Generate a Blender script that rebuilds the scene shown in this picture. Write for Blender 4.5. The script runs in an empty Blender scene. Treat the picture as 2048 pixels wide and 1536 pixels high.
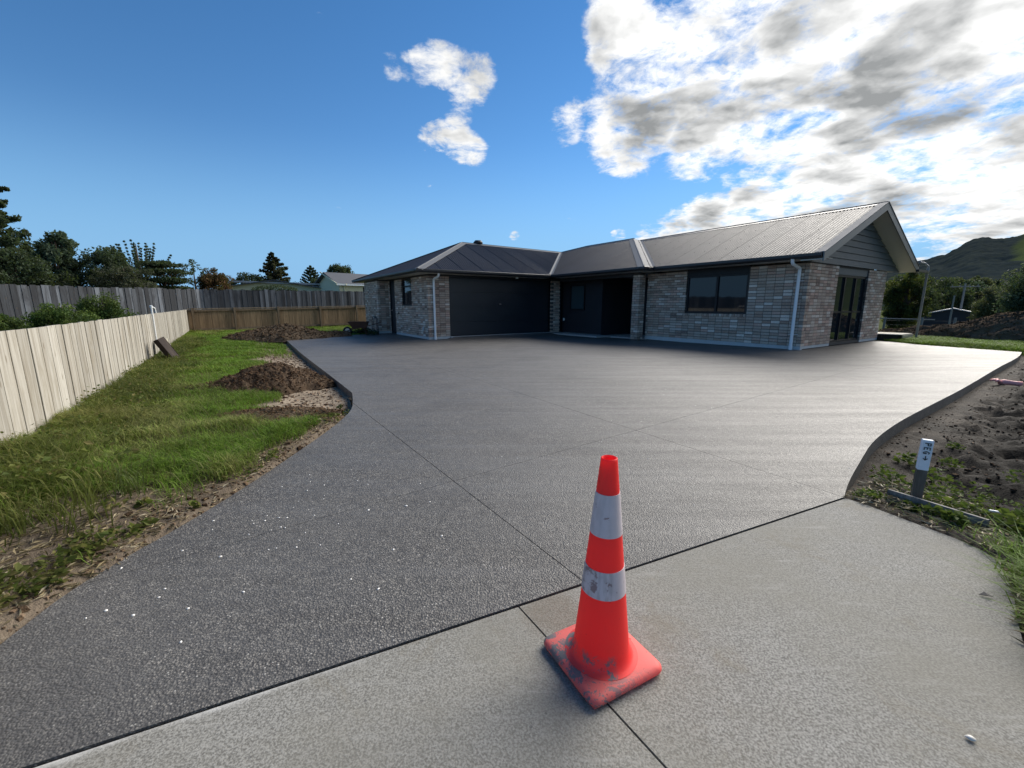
import bpy, bmesh, math, random
import numpy as np
from mathutils import Vector, Matrix

random.seed(7)
rng = np.random.default_rng(7)
R = math.radians
scene = bpy.context.scene
COL = scene.collection

# ------------------------------------------------------------------ camera
EYE = 1.22
cam_data = bpy.data.cameras.new('camera')
cam_data.sensor_fit = 'HORIZONTAL'
cam_data.sensor_width = 36.0
cam_data.lens = 36.0 * 845.0 / 2048.0
cam_data.clip_start = 0.05
cam_data.clip_end = 9000
cam = bpy.data.objects.new('camera', cam_data)
COL.objects.link(cam)
cam.location = (0, 0, EYE)
cam.rotation_euler = (R(90 - 10.59), 0, 0)
scene.camera = cam

# ------------------------------------------------------------------ sky, sun, exposure
SUN_AZ, SUN_EL = 44.0, 35.0          # bearing clockwise from +Y
sun_dir = Vector((math.sin(R(SUN_AZ)) * math.cos(R(SUN_EL)), math.cos(R(SUN_AZ)) * math.cos(R(SUN_EL)), math.sin(R(SUN_EL))))
SKY_STRENGTH = 0.084
CLOUD_BRIGHT = 0.63

world = bpy.data.worlds.new('World')
scene.world = world
world.use_nodes = True
wt = world.node_tree
wt.nodes.clear()


def N(nt, typ, ins=None, **kw):
    n = nt.nodes.new(typ)
    for k, v in kw.items():
        setattr(n, k, v)
    if ins:
        for k, v in ins.items():
            s = n.inputs[k]
            if isinstance(v, bpy.types.NodeSocket):
                nt.links.new(v, s)
            else:
                s.default_value = v
    return n


def math_n(nt, op, a, b=None, clamp=False):
    n = nt.nodes.new('ShaderNodeMath')
    n.operation = op
    n.use_clamp = clamp
    for i, v in enumerate((a, b)):
        if v is None:
            continue
        if isinstance(v, bpy.types.NodeSocket):
            nt.links.new(v, n.inputs[i])
        else:
            n.inputs[i].default_value = v
    return n.outputs[0]


def maprange(nt, v, a, b, c=0.0, d=1.0, smooth=True):
    n = nt.nodes.new('ShaderNodeMapRange')
    n.interpolation_type = 'SMOOTHSTEP' if smooth else 'LINEAR'
    nt.links.new(v, n.inputs['Value'])
    n.inputs['From Min'].default_value = a
    n.inputs['From Max'].default_value = b
    n.inputs['To Min'].default_value = c
    n.inputs['To Max'].default_value = d
    return n.outputs['Result']


def mixc(nt, fac, a, b, mode='MIX'):
    n = nt.nodes.new('ShaderNodeMix')
    n.data_type = 'RGBA'
    n.blend_type = mode
    for s, v in ((n.inputs[0], fac), (n.inputs[6], a), (n.inputs[7], b)):
        if isinstance(v, bpy.types.NodeSocket):
            nt.links.new(v, s)
        elif isinstance(v, (int, float)):
            s.default_value = v
        else:
            s.default_value = (v[0], v[1], v[2], 1)
    return n.outputs[2]


def build_sky():
    nt = wt
    sky = N(nt, 'ShaderNodeTexSky', sky_type='NISHITA', sun_disc=False, sun_elevation=R(SUN_EL),
            sun_rotation=R(SUN_AZ), air_density=1.0, dust_density=0.0, ozone_density=2.0, altitude=1200)
    tc = N(nt, 'ShaderNodeTexCoord')
    d = tc.outputs['Generated']
    sep = N(nt, 'ShaderNodeSeparateXYZ', {0: d})
    zz = math_n(nt, 'ADD', math_n(nt, 'MAXIMUM', sep.outputs[2], 0.0), 0.22)
    px = math_n(nt, 'DIVIDE', sep.outputs[0], zz)
    py = math_n(nt, 'DIVIDE', sep.outputs[1], zz)
    pl = N(nt, 'ShaderNodeCombineXYZ', {0: px, 1: py, 2: math_n(nt, 'MULTIPLY', sep.outputs[2], 1.2)}).outputs[0]
    # where the cloud banks stand in the sky: direction, angular radius, weight
    banks = [((.330, .845, .42), 7.0, .92), ((.262, .886, .382), 6.0, .90), ((.226, .919, .330), 4.2, .85), ((.37, .872, .325), 5.0, .92),
             ((.47, .81, .36), 7.5, .90), ((.585, .718, .378), 12, .92), ((.663, .653, .367), 13, .92), ((.46, .74, .48), 7, .86), ((.36, .79, .49), 4, .7),
             ((.290, .944, .142), 1.8, .76), ((.340, .930, .150), 2.4, .84), ((.40, .90, .168), 3.2, .86), ((.47, .865, .180), 3.6, .90), ((.56, .80, .205), 5.0, .90), ((.66, .72, .22), 7, .90),
             ((.76, .62, .18), 9, .90), ((.68, .72, .155), 4, .82), ((.447, .856, .262), 2.0, .66), ((.50, .825, .268), 2.4, .70), ((.42, .872, .252), 1.6, .62),
             ((-.221, .875, .431), 1.3, .56), ((-.195, .879, .435), 1.3, .50), ((-.165, .883, .437), 1.8, .66), ((-.130, .888, .443), 2.2, .74), ((-.098, .892, .441), 2.0, .72), ((-.066, .897, .436), 2.2, .76),
             ((-.072, .907, .414), 2.2, .74), ((-.095, .914, .394), 1.9, .66), ((-.105, .922, .372), 1.7, .62), ((-.110, .928, .352), 1.6, .62), ((-.165, .926, .336), 1.5, .66), ((-.138, .932, .334), 1.8, .68), ((-.110, .941, .322), 2.0, .74), ((-.080, .946, .312), 1.6, .68),
             ((.191, .852, .487), 3.6, 1.12), ((.180, .871, .458), 2.4, 1.0), ((.16, .866, .478), 1.8, .8), ((.106, .927, .359), 2.4, .58), ((.118, .930, .342), 1.4, .54),
             ((.007, .988, .154), .7, .58), ((.234, .96, .151), .9, .58), ((.222, .963, .153), .5, .74)]
    acc = None
    for v, rad, w in banks:
        vv = Vector(v).normalized()
        dot = N(nt, 'ShaderNodeVectorMath', {0: d, 1: vv}, operation='DOT_PRODUCT').outputs['Value']
        m = maprange(nt, dot, math.cos(R(rad * 1.45)), math.cos(R(rad * .25)), 0, w)
        acc = m if acc is None else math_n(nt, 'MAXIMUM', acc, m)
    # the cloud field carries on to the right of and behind the photographer's view
    side = N(nt, 'ShaderNodeVectorMath', {0: d, 1: Vector((.93, .05, .36)).normalized()}, operation='DOT_PRODUCT').outputs['Value']
    acc = math_n(nt, 'MAXIMUM', acc, maprange(nt, side, math.cos(R(62)), math.cos(R(22)), 0, .92))
    up = maprange(nt, sep.outputs[2], -.02, .03)
    warp = N(nt, 'ShaderNodeTexNoise', {'Vector': pl, 'Scale': 5.0, 'Detail': 4, 'Roughness': .55}).outputs[1]
    pw = N(nt, 'ShaderNodeVectorMath', {0: warp, 1: (.10, .10, .10)}, operation='MULTIPLY').outputs[0]
    pl2 = N(nt, 'ShaderNodeVectorMath', {0: pl, 1: pw}, operation='ADD').outputs[0]
    n1 = N(nt, 'ShaderNodeTexNoise', {'Vector': pl2, 'Scale': 4.2, 'Detail': 14, 'Roughness': .62}).outputs[0]
    n2 = N(nt, 'ShaderNodeTexNoise', {'Vector': pl2, 'Scale': 2.2, 'Detail': 6, 'Roughness': .52}).outputs[0]
    n3 = N(nt, 'ShaderNodeTexNoise', {'Vector': pl2, 'Scale': 14.0, 'Detail': 10, 'Roughness': .66}).outputs[0]
    dens = math_n(nt, 'ADD', acc, math_n(nt, 'MULTIPLY', math_n(nt, 'SUBTRACT', n1, .5), 1.9))
    dens = math_n(nt, 'ADD', dens, math_n(nt, 'MULTIPLY', math_n(nt, 'SUBTRACT', n3, .5), 1.15))
    alpha = math_n(nt, 'MULTIPLY', maprange(nt, dens, .38, .95), up)
    spl = Vector((sun_dir.x / (sun_dir.z + .22), sun_dir.y / (sun_dir.z + .22), sun_dir.z * 1.2))
    tow = N(nt, 'ShaderNodeVectorMath', {0: spl, 1: pl}, operation='SUBTRACT').outputs[0]
    tow = N(nt, 'ShaderNodeVectorMath', {0: tow}, operation='NORMALIZE').outputs[0]
    def relief(scale, det, step, rough):
        p2 = N(nt, 'ShaderNodeVectorMath', {0: N(nt, 'ShaderNodeVectorMath', {0: tow, 1: (step, step, step)}, operation='MULTIPLY').outputs[0], 1: pl2}, operation='ADD').outputs[0]
        a_ = N(nt, 'ShaderNodeTexNoise', {'Vector': pl2, 'Scale': scale, 'Detail': det, 'Roughness': rough}).outputs[0]
        b_ = N(nt, 'ShaderNodeTexNoise', {'Vector': p2, 'Scale': scale, 'Detail': det, 'Roughness': rough}).outputs[0]
        return math_n(nt, 'SUBTRACT', b_, a_)
    rel = math_n(nt, 'ADD', math_n(nt, 'MULTIPLY', relief(3.6, 4, .08, .5), 1.7), math_n(nt, 'MULTIPLY', relief(11, 4, .025, .55), .9))
    n4 = N(nt, 'ShaderNodeTexNoise', {'Vector': pl2, 'Scale': 4.2, 'Detail': 2, 'Roughness': .5}).outputs[0]
    n5 = N(nt, 'ShaderNodeTexNoise', {'Vector': pl2, 'Scale': 2.4, 'Detail': 3, 'Roughness': .45}).outputs[0]
    thick = math_n(nt, 'ADD', acc, math_n(nt, 'MULTIPLY', math_n(nt, 'SUBTRACT', n4, .5), 1.6))
    thick = math_n(nt, 'ADD', thick, math_n(nt, 'MULTIPLY', math_n(nt, 'SUBTRACT', n5, .5), 2.4))
    t = math_n(nt, 'MULTIPLY', maprange(nt, thick, .55, 1.40, 0, .9, True), maprange(nt, acc, .72, .90, .30, 1))
    t = math_n(nt, 'ADD', t, rel, True)
    nearsun = N(nt, 'ShaderNodeVectorMath', {0: d, 1: sun_dir}, operation='DOT_PRODUCT').outputs['Value']
    glow = maprange(nt, nearsun, math.cos(R(42)), 1.0, 1.0, 1.25)
    ccol = mixc(nt, t, (.96, .96, .95), (.27, .28, .285))
    blue = N(nt, 'ShaderNodeHueSaturation', {'Color': sky.outputs[0], 'Saturation': 1.26, 'Value': 1.0})
    low = maprange(nt, sep.outputs[2], .0, .34, .96, 0)
    skyc = mixc(nt, low, blue.outputs[0], (1.62, 3.45, 5.75))
    b1 = N(nt, 'ShaderNodeBackground', {0: skyc, 1: SKY_STRENGTH})
    b2 = N(nt, 'ShaderNodeBackground', {0: ccol, 1: math_n(nt, 'MULTIPLY', glow, CLOUD_BRIGHT)})
    mx = N(nt, 'ShaderNodeMixShader', {0: alpha, 1: b1.outputs[0], 2: b2.outputs[0]})
    out = N(nt, 'ShaderNodeOutputWorld', {0: mx.outputs[0]})


build_sky()

sun_data = bpy.data.lights.new('sun', 'SUN')
sun_data.energy = 3.6
sun_data.angle = R(46)
sun_data.color = (1.0, .945, .86)
sun = bpy.data.objects.new('sun', sun_data)
COL.objects.link(sun)
sun.rotation_euler = (-sun_dir).to_track_quat('-Z', 'Y').to_euler()
sun.location = (20, 20, 40)

vs = scene.view_settings
vs.view_transform = 'Standard'
vs.look = 'None'
vs.gamma = 1
vs.use_curve_mapping = False
vs.exposure = 0.74
scene.cycles.use_denoising = True
scene.cycles.denoiser = 'OPENIMAGEDENOISE'
scene.cycles.denoising_input_passes = 'RGB_ALBEDO_NORMAL'
scene.cycles.denoising_prefilter = 'ACCURATE'
scene.cycles.max_bounces = 6
scene.cycles.transparent_max_bounces = 8

# ------------------------------------------------------------------ frames and mesh helpers
YAW = R(33.7)
U = np.array([-math.sin(YAW), math.cos(YAW), 0.0])     # along the front walls, away to the left
V = np.array([math.cos(YAW), math.sin(YAW), 0.0])      # along the gable wall, away to the right
Z = np.array([0.0, 0.0, 1.0])


def P(u, v, z=0.0):
    return U * u + V * v + Z * z


def sstep(x, a, b):
    t = np.clip((x - a) / (b - a), 0, 1)
    return t * t * (3 - 2 * t)


def drive_z(u, v=0):
    return -0.10 * sstep(np.asarray(u, float), 5.0, 14.0)


def hash2(ix, iy, s):
    h = (ix.astype(np.int64) * 374761393 + iy.astype(np.int64) * 668265263 + s * 1442695041) & 0x7fffffff
    h = ((h ^ (h >> 13)) * 1274126177) & 0x7fffffff
    return ((h ^ (h >> 16)) & 0xffff) / 65535.0


def vnoise(x, y, s=0):
    ix, iy = np.floor(x), np.floor(y)
    fx, fy = x - ix, y - iy
    fx, fy = fx * fx * (3 - 2 * fx), fy * fy * (3 - 2 * fy)
    a, b = hash2(ix, iy, s), hash2(ix + 1, iy, s)
    c, d = hash2(ix, iy + 1, s), hash2(ix + 1, iy + 1, s)
    return (a * (1 - fx) + b * fx) * (1 - fy) + (c * (1 - fx) + d * fx) * fy


def fbm(x, y, s=0, o=4, g=.5):
    r, a, t = 0, 1.0, 0
    for i in range(o):
        r = r + a * vnoise(x * 2 ** i, y * 2 ** i, s + i * 17)
        t += a
        a *= g
    return r / t


ORIG = {}


def link(o, parent=None, origin=(0, 0, 0)):
    COL.objects.link(o)
    origin = np.array(origin, float)
    ORIG[o.name] = origin
    if parent is not None:
        o.parent = parent
        origin = origin - ORIG[parent.name]
    o.location = origin
    return o


def tag(o, label=None, cat=None, group=None, kind=None):
    if label: o['label'] = label
    if cat: o['category'] = cat
    if group: o['group'] = group
    if kind: o['kind'] = kind
    return o


def empty(name, loc, label, cat, group=None):
    e = bpy.data.objects.new(name, None)
    e.empty_display_size = .2
    link(e, None, loc)
    return tag(e, label, cat, group)


def np_mesh(name, verts, faces_flat, sizes, mats, tint=None, smooth=False, mat_idx=None):
    me = bpy.data.meshes.new(name)
    verts = np.asarray(verts, np.float32)
    faces_flat = np.asarray(faces_flat, np.int32)
    sizes = np.asarray(sizes, np.int32)
    me.vertices.add(len(verts))
    me.vertices.foreach_set('co', verts.ravel())
    me.loops.add(len(faces_flat))
    me.loops.foreach_set('vertex_index', faces_flat)
    me.polygons.add(len(sizes))
    starts = np.concatenate([[0], np.cumsum(sizes)[:-1]]).astype(np.int32)
    me.polygons.foreach_set('loop_start', starts)
    me.polygons.foreach_set('loop_total', sizes)
    if mat_idx is not None:
        me.polygons.foreach_set('material_index', np.asarray(mat_idx, np.int32))
    me.polygons.foreach_set('use_smooth', np.full(len(sizes), bool(smooth)))
    me.update(calc_edges=True)
    me.validate()
    for m in (mats if isinstance(mats, (list, tuple)) else [mats]):
        me.materials.append(m)
    if tint is not None:
        a = me.color_attributes.new('tint', 'FLOAT_COLOR', 'POINT')
        c = np.ones((len(verts), 4), np.float32)
        c[:, :3] = tint
        a.data.foreach_set('color', c.ravel())
    return me


class MB:
    def __init__(s):
        s.v, s.f, s.t, s.m = [], [], [], []

    def add(s, vs_, fs, tint=(1, 1, 1), mi=0):
        b = len(s.v)
        s.v.extend([tuple(map(float, x)) for x in vs_])
        s.t.extend([tint] * len(vs_))
        for f in fs:
            s.f.append([b + i for i in f])
            s.m.append(mi)
        return s

    def hexa(s, p, tint=(1, 1, 1), mi=0):
        """eight points: bottom ring then top ring"""
        return s.add(p, [(3, 2, 1, 0), (4, 5, 6, 7), (0, 1, 5, 4), (1, 2, 6, 5), (2, 3, 7, 6), (3, 0, 4, 7)], tint, mi)

    def box(s, u0, u1, v0, v1, z0, z1, tint=(1, 1, 1), mi=0, fr=P):
        r = [(u0, v0), (u0, v1), (u1, v1), (u1, v0)]
        return s.hexa([fr(a, b, z0) for a, b in r] + [fr(a, b, z1) for a, b in r], tint, mi)

    def bbox(s, u0, u1, v0, v1, z0, z1, c=.004, tint=(1, 1, 1), mi=0, fr=P):
        """box with chamfered edges (rings at z0, z0+c, z1-c, z1)"""
        rings = []
        for z, k in ((z0, c), (z0 + c, 0), (z1 - c, 0), (z1, c)):
            rings.append([fr(a, b, z) for a, b in ((u0 + k, v0 + c), (u0 + c, v0 + k), (u0 + c, v1 - k), (u0 + k, v1 - c),
                                                   (u1 - k, v1 - c), (u1 - c, v1 - k), (u1 - c, v0 + k), (u1 - k, v0 + c))])
        vsx = [x for r in rings for x in r]
        fs = []
        for k in range(3):
            for i in range(8):
                j = (i + 1) % 8
                fs.append((k * 8 + i, k * 8 + j, k * 8 + 8 + j, k * 8 + 8 + i)[::-1])
        fs.append(tuple(range(8)))
        fs.append(tuple(range(24, 32))[::-1])
        return s.add(vsx, fs, tint, mi)

    def tube(s, pts, rad, n=8, tint=(1, 1, 1), mi=0, cap=True):
        pts = [np.array(p, float) for p in pts]
        if not hasattr(rad, '__len__'):
            rad = [rad] * len(pts)
        vsx, fs = [], []
        ref = np.array([.13, .27, .95])
        for i, p in enumerate(pts):
            d = pts[min(i + 1, len(pts) - 1)] - pts[max(i - 1, 0)]
            d /= (np.linalg.norm(d) + 1e-9)
            a = np.cross(d, ref)
            if np.linalg.norm(a) < .1:
                a = np.cross(d, [1, 0, 0])
            a /= np.linalg.norm(a)
            b = np.cross(d, a)
            for k in range(n):
                t = 2 * math.pi * k / n
                vsx.append(p + rad[i] * (a * math.cos(t) + b * math.sin(t)))
        for i in range(len(pts) - 1):
            for k in range(n):
                k2 = (k + 1) % n
                fs.append((i * n + k, i * n + k2, i * n + n + k2, i * n + n + k))
        if cap:
            fs.append(tuple(range(n))[::-1])
            fs.append(tuple(range((len(pts) - 1) * n, len(pts) * n)))
        return s.add(vsx, fs, tint, mi)

    def lathe(s, prof, c, n=32, tint=(1, 1, 1), mi=0):
        vsx, fs = [], []
        for r, z in prof:
            for k in range(n):
                t = 2 * math.pi * k / n
                vsx.append((c[0] + r * math.cos(t), c[1] + r * math.sin(t), c[2] + z))
        for i in range(len(prof) - 1):
            for k in range(n):
                k2 = (k + 1) % n
                fs.append((i * n + k, i * n + k2, i * n + n + k2, i * n + n + k))
        return s.add(vsx, fs, tint, mi)

    def sweep(s, prof, path, fr=P, mi=0, tint=(1, 1, 1)):
        """profile (offset outward, z) swept along a plan polyline (u, v) with mitred corners; outward = right of travel"""
        path = [np.array(p, float) for p in path]
        nrm = []
        for i in range(len(path) - 1):
            d = path[i + 1] - path[i]
            d /= np.linalg.norm(d)
            nrm.append(np.array([d[1], -d[0]]))
        vsx, fs = [], []
        n = len(prof)
        for i, p in enumerate(path):
            if i == 0: m = nrm[0]
            elif i == len(path) - 1: m = nrm[-1]
            else:
                m = nrm[i - 1] + nrm[i]
                m = m / max(1e-6, (m @ nrm[i]))
            for o, z in prof:
                q = p + m * o
                vsx.append(fr(q[0], q[1], z))
        for i in range(len(path) - 1):
            for k in range(n):
                k2 = (k + 1) % n
                fs.append((i * n + k, i * n + k2, i * n + n + k2, i * n + n + k))
        fs.append(tuple(range(n))[::-1])
        fs.append(tuple(range((len(path) - 1) * n, len(path) * n)))
        return s.add(vsx, fs, tint, mi)

    def build(s, name, mats, parent=None, smooth=False, origin=None, fix=True):
        v = np.array(s.v)
        if origin is None:
            origin = (v.min(0) + v.max(0)) / 2
            origin[2] = v[:, 2].min()
        origin = np.array(origin, float)
        flat = [i for f in s.f for i in f]
        me = np_mesh(name, v - origin, flat, [len(f) for f in s.f], mats, np.array(s.t), smooth, s.m)
        if fix:
            bm = bmesh.new()
            bm.from_mesh(me)
            bmesh.ops.recalc_face_normals(bm, faces=bm.faces)
            bm.to_mesh(me)
            bm.free()
        o = bpy.data.objects.new(name, me)
        return link(o, parent, origin)


def inst(name, me, parent, origin, rotz=0.0, rot=None):
    o = bpy.data.objects.new(name, me)
    link(o, parent, origin)
    o.rotation_euler = rot if rot is not None else (0, 0, rotz)
    return o


def stroke_smooth(o, ang=35):
    me = o.data
    me.polygons.foreach_set('use_smooth', np.full(len(me.polygons), True))
    try:
        me.set_sharp_from_angle(angle=R(ang))
    except Exception:
        pass


# ------------------------------------------------------------------ materials
def new_mat(name):
    m = bpy.data.materials.new(name)
    m.use_nodes = True
    nt = m.node_tree
    nt.nodes.clear()
    out = nt.nodes.new('ShaderNodeOutputMaterial')
    bs = nt.nodes.new('ShaderNodeBsdfPrincipled')
    nt.links.new(bs.outputs[0], out.inputs[0])
    return m, nt, bs


def setp(nt, bs, **kw):
    names = {'color': 'Base Color', 'rough': 'Roughness', 'metal': 'Metallic', 'spec': 'Specular IOR Level', 'normal': 'Normal', 'coat': 'Coat Weight', 'coat_rough': 'Coat Roughness'}
    for k, v in kw.items():
        s = bs.inputs[names[k]]
        if isinstance(v, bpy.types.NodeSocket):
            nt.links.new(v, s)
        elif isinstance(v, (tuple, list)):
            s.default_value = (v[0], v[1], v[2], 1)
        else:
            s.default_value = v


def pos(nt):
    return N(nt, 'ShaderNodeNewGeometry').outputs['Position']


def scaled(nt, vec, sc, rotz=0.0):
    return N(nt, 'ShaderNodeMapping', {'Vector': vec, 'Scale': sc, 'Rotation': (0, 0, rotz)}).outputs[0]


def noise(nt, vec, scale, detail=4, rough=.55, col=False, dist=0.0):
    n = N(nt, 'ShaderNodeTexNoise', {'Vector': vec, 'Scale': scale, 'Detail': detail, 'Roughness': rough, 'Distortion': dist})
    return n.outputs[1] if col else n.outputs[0]


def ramp(nt, fac, stops):
    n = nt.nodes.new('ShaderNodeValToRGB')
    nt.links.new(fac, n.inputs[0])
    el = n.color_ramp.elements
    while len(el) < len(stops):
        el.new(.5)
    for e, (p_, c) in zip(el, stops):
        e.position = p_
        e.color = (c[0], c[1], c[2], 1) if hasattr(c, '__len__') else (c, c, c, 1)
    return n.outputs[0]


def bump(nt, h, strength=.3, dist=.01, normal=None):
    ins = {'Height': h, 'Strength': strength, 'Distance': dist}
    if normal is not None:
        ins['Normal'] = normal
    return N(nt, 'ShaderNodeBump', ins).outputs[0]


def tintn(nt):
    return N(nt, 'ShaderNodeAttribute', attribute_name='tint').outputs['Color']


def simple(name, color, rough=.5, metal=0.0, spec=.5, var=.12, nscale=6.0, bumpy=0.0, bscale=60, coat=0.0):
    m, nt, bs = new_mat(name)
    p_ = pos(nt)
    nz = noise(nt, p_, nscale, 5)
    c = mixc(nt, nz, [x * (1 - var) for x in color], [x * (1 + var) for x in color])
    setp(nt, bs, color=c, rough=rough, metal=metal, spec=spec, coat=coat)
    if var > 0:
        setp(nt, bs, rough=maprange(nt, nz, .2, .8, max(.02, rough - .06), min(1, rough + .06), False))
    if bumpy:
        setp(nt, bs, normal=bump(nt, noise(nt, p_, bscale, 4), bumpy, .004))
    return m


def aggregate_mat():
    m, nt, bs = new_mat('exposed_aggregate')
    p_ = pos(nt)
    vo = N(nt, 'ShaderNodeTexVoronoi', {'Vector': p_, 'Scale': 130.0, 'Randomness': 1.0})
    sepc = N(nt, 'ShaderNodeSeparateColor', {0: vo.outputs['Color']})
    stone = ramp(nt, sepc.outputs[0], [(0, (.055, .052, .050)), (.35, (.125, .117, .107)), (.6, (.185, .170, .150)), (.85, (.28, .26, .225)), (.965, (.30, .28, .25)), (.99, (.55, .53, .48))])
    d = vo.outputs['Distance']
    col = mixc(nt, maprange(nt, d, .25, .62), stone, (.052, .049, .046))
    big = noise(nt, p_, .55, 5, .6)
    fine = noise(nt, p_, 3.2, 4, .6)
    col = mixc(nt, maprange(nt, big, .3, .7, 0, .55), col, (.130, .124, .116))
    streak = noise(nt, scaled(nt, p_, (.35, 5.0, 1), -R(90) - YAW), 1.0, 5, .65)
    sp2 = N(nt, 'ShaderNodeTexVoronoi', {'Vector': p_, 'Scale': 62.0, 'Randomness': 1.0})
    pk2 = N(nt, 'ShaderNodeSeparateColor', {0: sp2.outputs['Color']}).outputs[0]
    coarse = noise(nt, p_, 19, 5, .8)
    col = mixc(nt, math_n(nt, 'MULTIPLY', maprange(nt, pk2, .80, .95), maprange(nt, sp2.outputs['Distance'], .30, .45, .6, 0)), col, (.30, .28, .25))
    col = mixc(nt, maprange(nt, coarse, .50, .70, 0, .45), col, (.20, .19, .17))
    col = mixc(nt, maprange(nt, coarse, .50, .34, 0, .45), col, (.045, .043, .041))
    col = mixc(nt, maprange(nt, fine, .35, .7, 0, .35), col, (.072, .069, .066))
    col = mixc(nt, maprange(nt, streak, .42, .72, 0, .24), col, (.165, .158, .148))
    damp = noise(nt, p_, .8, 6, .62, dist=.5)
    col = mixc(nt, maprange(nt, damp, .50, .68, 0, .55), col, mixc(nt, 1.0, col, (.60, .60, .62), 'MULTIPLY'))
    rr = math_n(nt, 'ADD', maprange(nt, streak, .3, .7, .55, .40, False), math_n(nt, 'MULTIPLY', sepc.outputs[1], .16))
    h = math_n(nt, 'SUBTRACT', 1.0, d)
    nb = bump(nt, h, .75, .0042)
    nb = bump(nt, noise(nt, p_, 30, 3), .12, .004, nb)
    setp(nt, bs, color=col, rough=rr, normal=nb, spec=.36)
    return m


def concrete_mat():
    m, nt, bs = new_mat('old_concrete')
    p_ = pos(nt)
    g = noise(nt, p_, 150, 3, .7)
    b = noise(nt, p_, 1.3, 6, .62)
    s = noise(nt, scaled(nt, p_, (3, 26, 1), R(25)), 1.0, 5, .6)
    col = mixc(nt, maprange(nt, g, .33, .67), (.112, .107, .095), (.335, .325, .295))
    col = mixc(nt, maprange(nt, b, .3, .7, 0, .7), col, (.205, .192, .155))
    col = mixc(nt, maprange(nt, s, .55, .78, 0, .45), col, (.37, .36, .33))
    st = noise(nt, p_, 2.3, 8, .7, dist=.6)
    col = mixc(nt, maprange(nt, st, .54, .70, 0, .5), col, (.17, .145, .10))
    bn = Vector(tuple(U * .989 + V * .149))            # across the joint with the new drive
    off = math_n(nt, 'SUBTRACT', float(1.411), N(nt, 'ShaderNodeVectorMath', {0: p_, 1: bn}, operation='DOT_PRODUCT').outputs['Value'])
    sx_ = N(nt, 'ShaderNodeSeparateXYZ', {0: p_}).outputs[0]
    bl = math_n(nt, 'MULTIPLY', maprange(nt, math_n(nt, 'ADD', off, math_n(nt, 'MULTIPLY', st, .10)), .055, .10, .85, 0), maprange(nt, sx_, -.35, -.75))
    col = mixc(nt, bl, col, (.56, .55, .52))
    ds = N(nt, 'ShaderNodeVectorMath', {0: p_, 1: (.17, 1.52, 0)}, operation='DISTANCE').outputs['Value']
    col = mixc(nt, maprange(nt, math_n(nt, 'ADD', ds, math_n(nt, 'MULTIPLY', math_n(nt, 'SUBTRACT', st, .5), .25)), .05, .17, .45, 0), col, (.12, .088, .058))
    sp = N(nt, 'ShaderNodeTexVoronoi', {'Vector': p_, 'Scale': 24.0, 'Randomness': 1.0})
    pick = N(nt, 'ShaderNodeSeparateColor', {0: sp.outputs['Color']}).outputs[1]
    pit = math_n(nt, 'MULTIPLY', maprange(nt, sp.outputs['Distance'], .10, .16, 1, 0), maprange(nt, pick, .90, .93))
    col = mixc(nt, math_n(nt, 'MULTIPLY', pit, .6), col, (.10, .095, .09))
    scr = noise(nt, scaled(nt, p_, (7, 60, 1), R(-38)), 1.0, 3, .5)
    col = mixc(nt, math_n(nt, 'MULTIPLY', maprange(nt, scr, .70, .76, 0, .5), maprange(nt, b, .5, .6)), col, (.55, .54, .52))
    setp(nt, bs, color=col, rough=.82, spec=.3, normal=bump(nt, g, .5, .003))
    return m


def brick_mat():
    m, nt, bs = new_mat('whitewashed_brick')
    p_ = pos(nt)
    c = tintn(nt)
    a = noise(nt, p_, 22, 5, .65)
    b = noise(nt, p_, 70, 3, .6)
    c = mixc(nt, maprange(nt, a, .50, .74, 0, .6), c, (.58, .54, .49))
    c = mixc(nt, maprange(nt, b, .30, .52, .45, 0), c, (.12, .09, .075))
    setp(nt, bs, color=c, rough=.9, spec=.1, normal=bump(nt, math_n(nt, 'ADD', a, b), .5, .006))
    return m


def wood_mat(name, along='Z', grain=1.0, stain=(.2, .17, .13), stain_amt=.5, knots=True, rough=.8, yaw=YAW):
    """timber whose colour comes from each board's tint, with long grain, knots and stains"""
    m, nt, bs = new_mat(name)
    oi = N(nt, 'ShaderNodeObjectInfo')
    p_ = pos(nt)
    off = N(nt, 'ShaderNodeVectorMath', {0: p_, 1: N(nt, 'ShaderNodeCombineXYZ', {2: math_n(nt, 'MULTIPLY', oi.outputs['Random'], 37.0)}).outputs[0]}, operation='ADD').outputs[0]
    c = tintn(nt)
    sc = (38, 38, 1.3) if along == 'Z' else (1.3, 38, 38)
    gr_ = noise(nt, scaled(nt, off, sc), grain, 5, .6, dist=.4)
    c = mixc(nt, maprange(nt, gr_, .35, .68, 0, .8), c, mixc(nt, 1.0, c, (.56, .53, .50), 'MULTIPLY'))
    st = noise(nt, scaled(nt, off, (3.0, 3.0, 1.0)), 1.3, 6, .62)
    c = mixc(nt, maprange(nt, st, .48, .72, 0, stain_amt), c, stain)
    run = noise(nt, scaled(nt, off, (13, 13, .55) if along == 'Z' else (.55, 13, 13)), 1.0, 4, .6)
    c = mixc(nt, maprange(nt, run, .50, .66, 0, .45), c, [x * .75 for x in stain])
    c = mixc(nt, maprange(nt, run, .44, .30, 0, .28), c, (.62, .60, .55) if stain[0] > .2 else c)
    if knots:
        kn = N(nt, 'ShaderNodeTexVoronoi', {'Vector': scaled(nt, off, (7, 7, 2.4)), 'Scale': 1.0})
        c = mixc(nt, maprange(nt, kn.outputs['Distance'], .05, .13, .6, 0), c, (.11, .075, .045))
    c = mixc(nt, math_n(nt, 'MULTIPLY', oi.outputs['Random'], .28), c, [x * .7 for x in stain])
    setp(nt, bs, color=c, rough=rough, spec=.2, normal=bump(nt, gr_, .35, .004))
    return m


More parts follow.
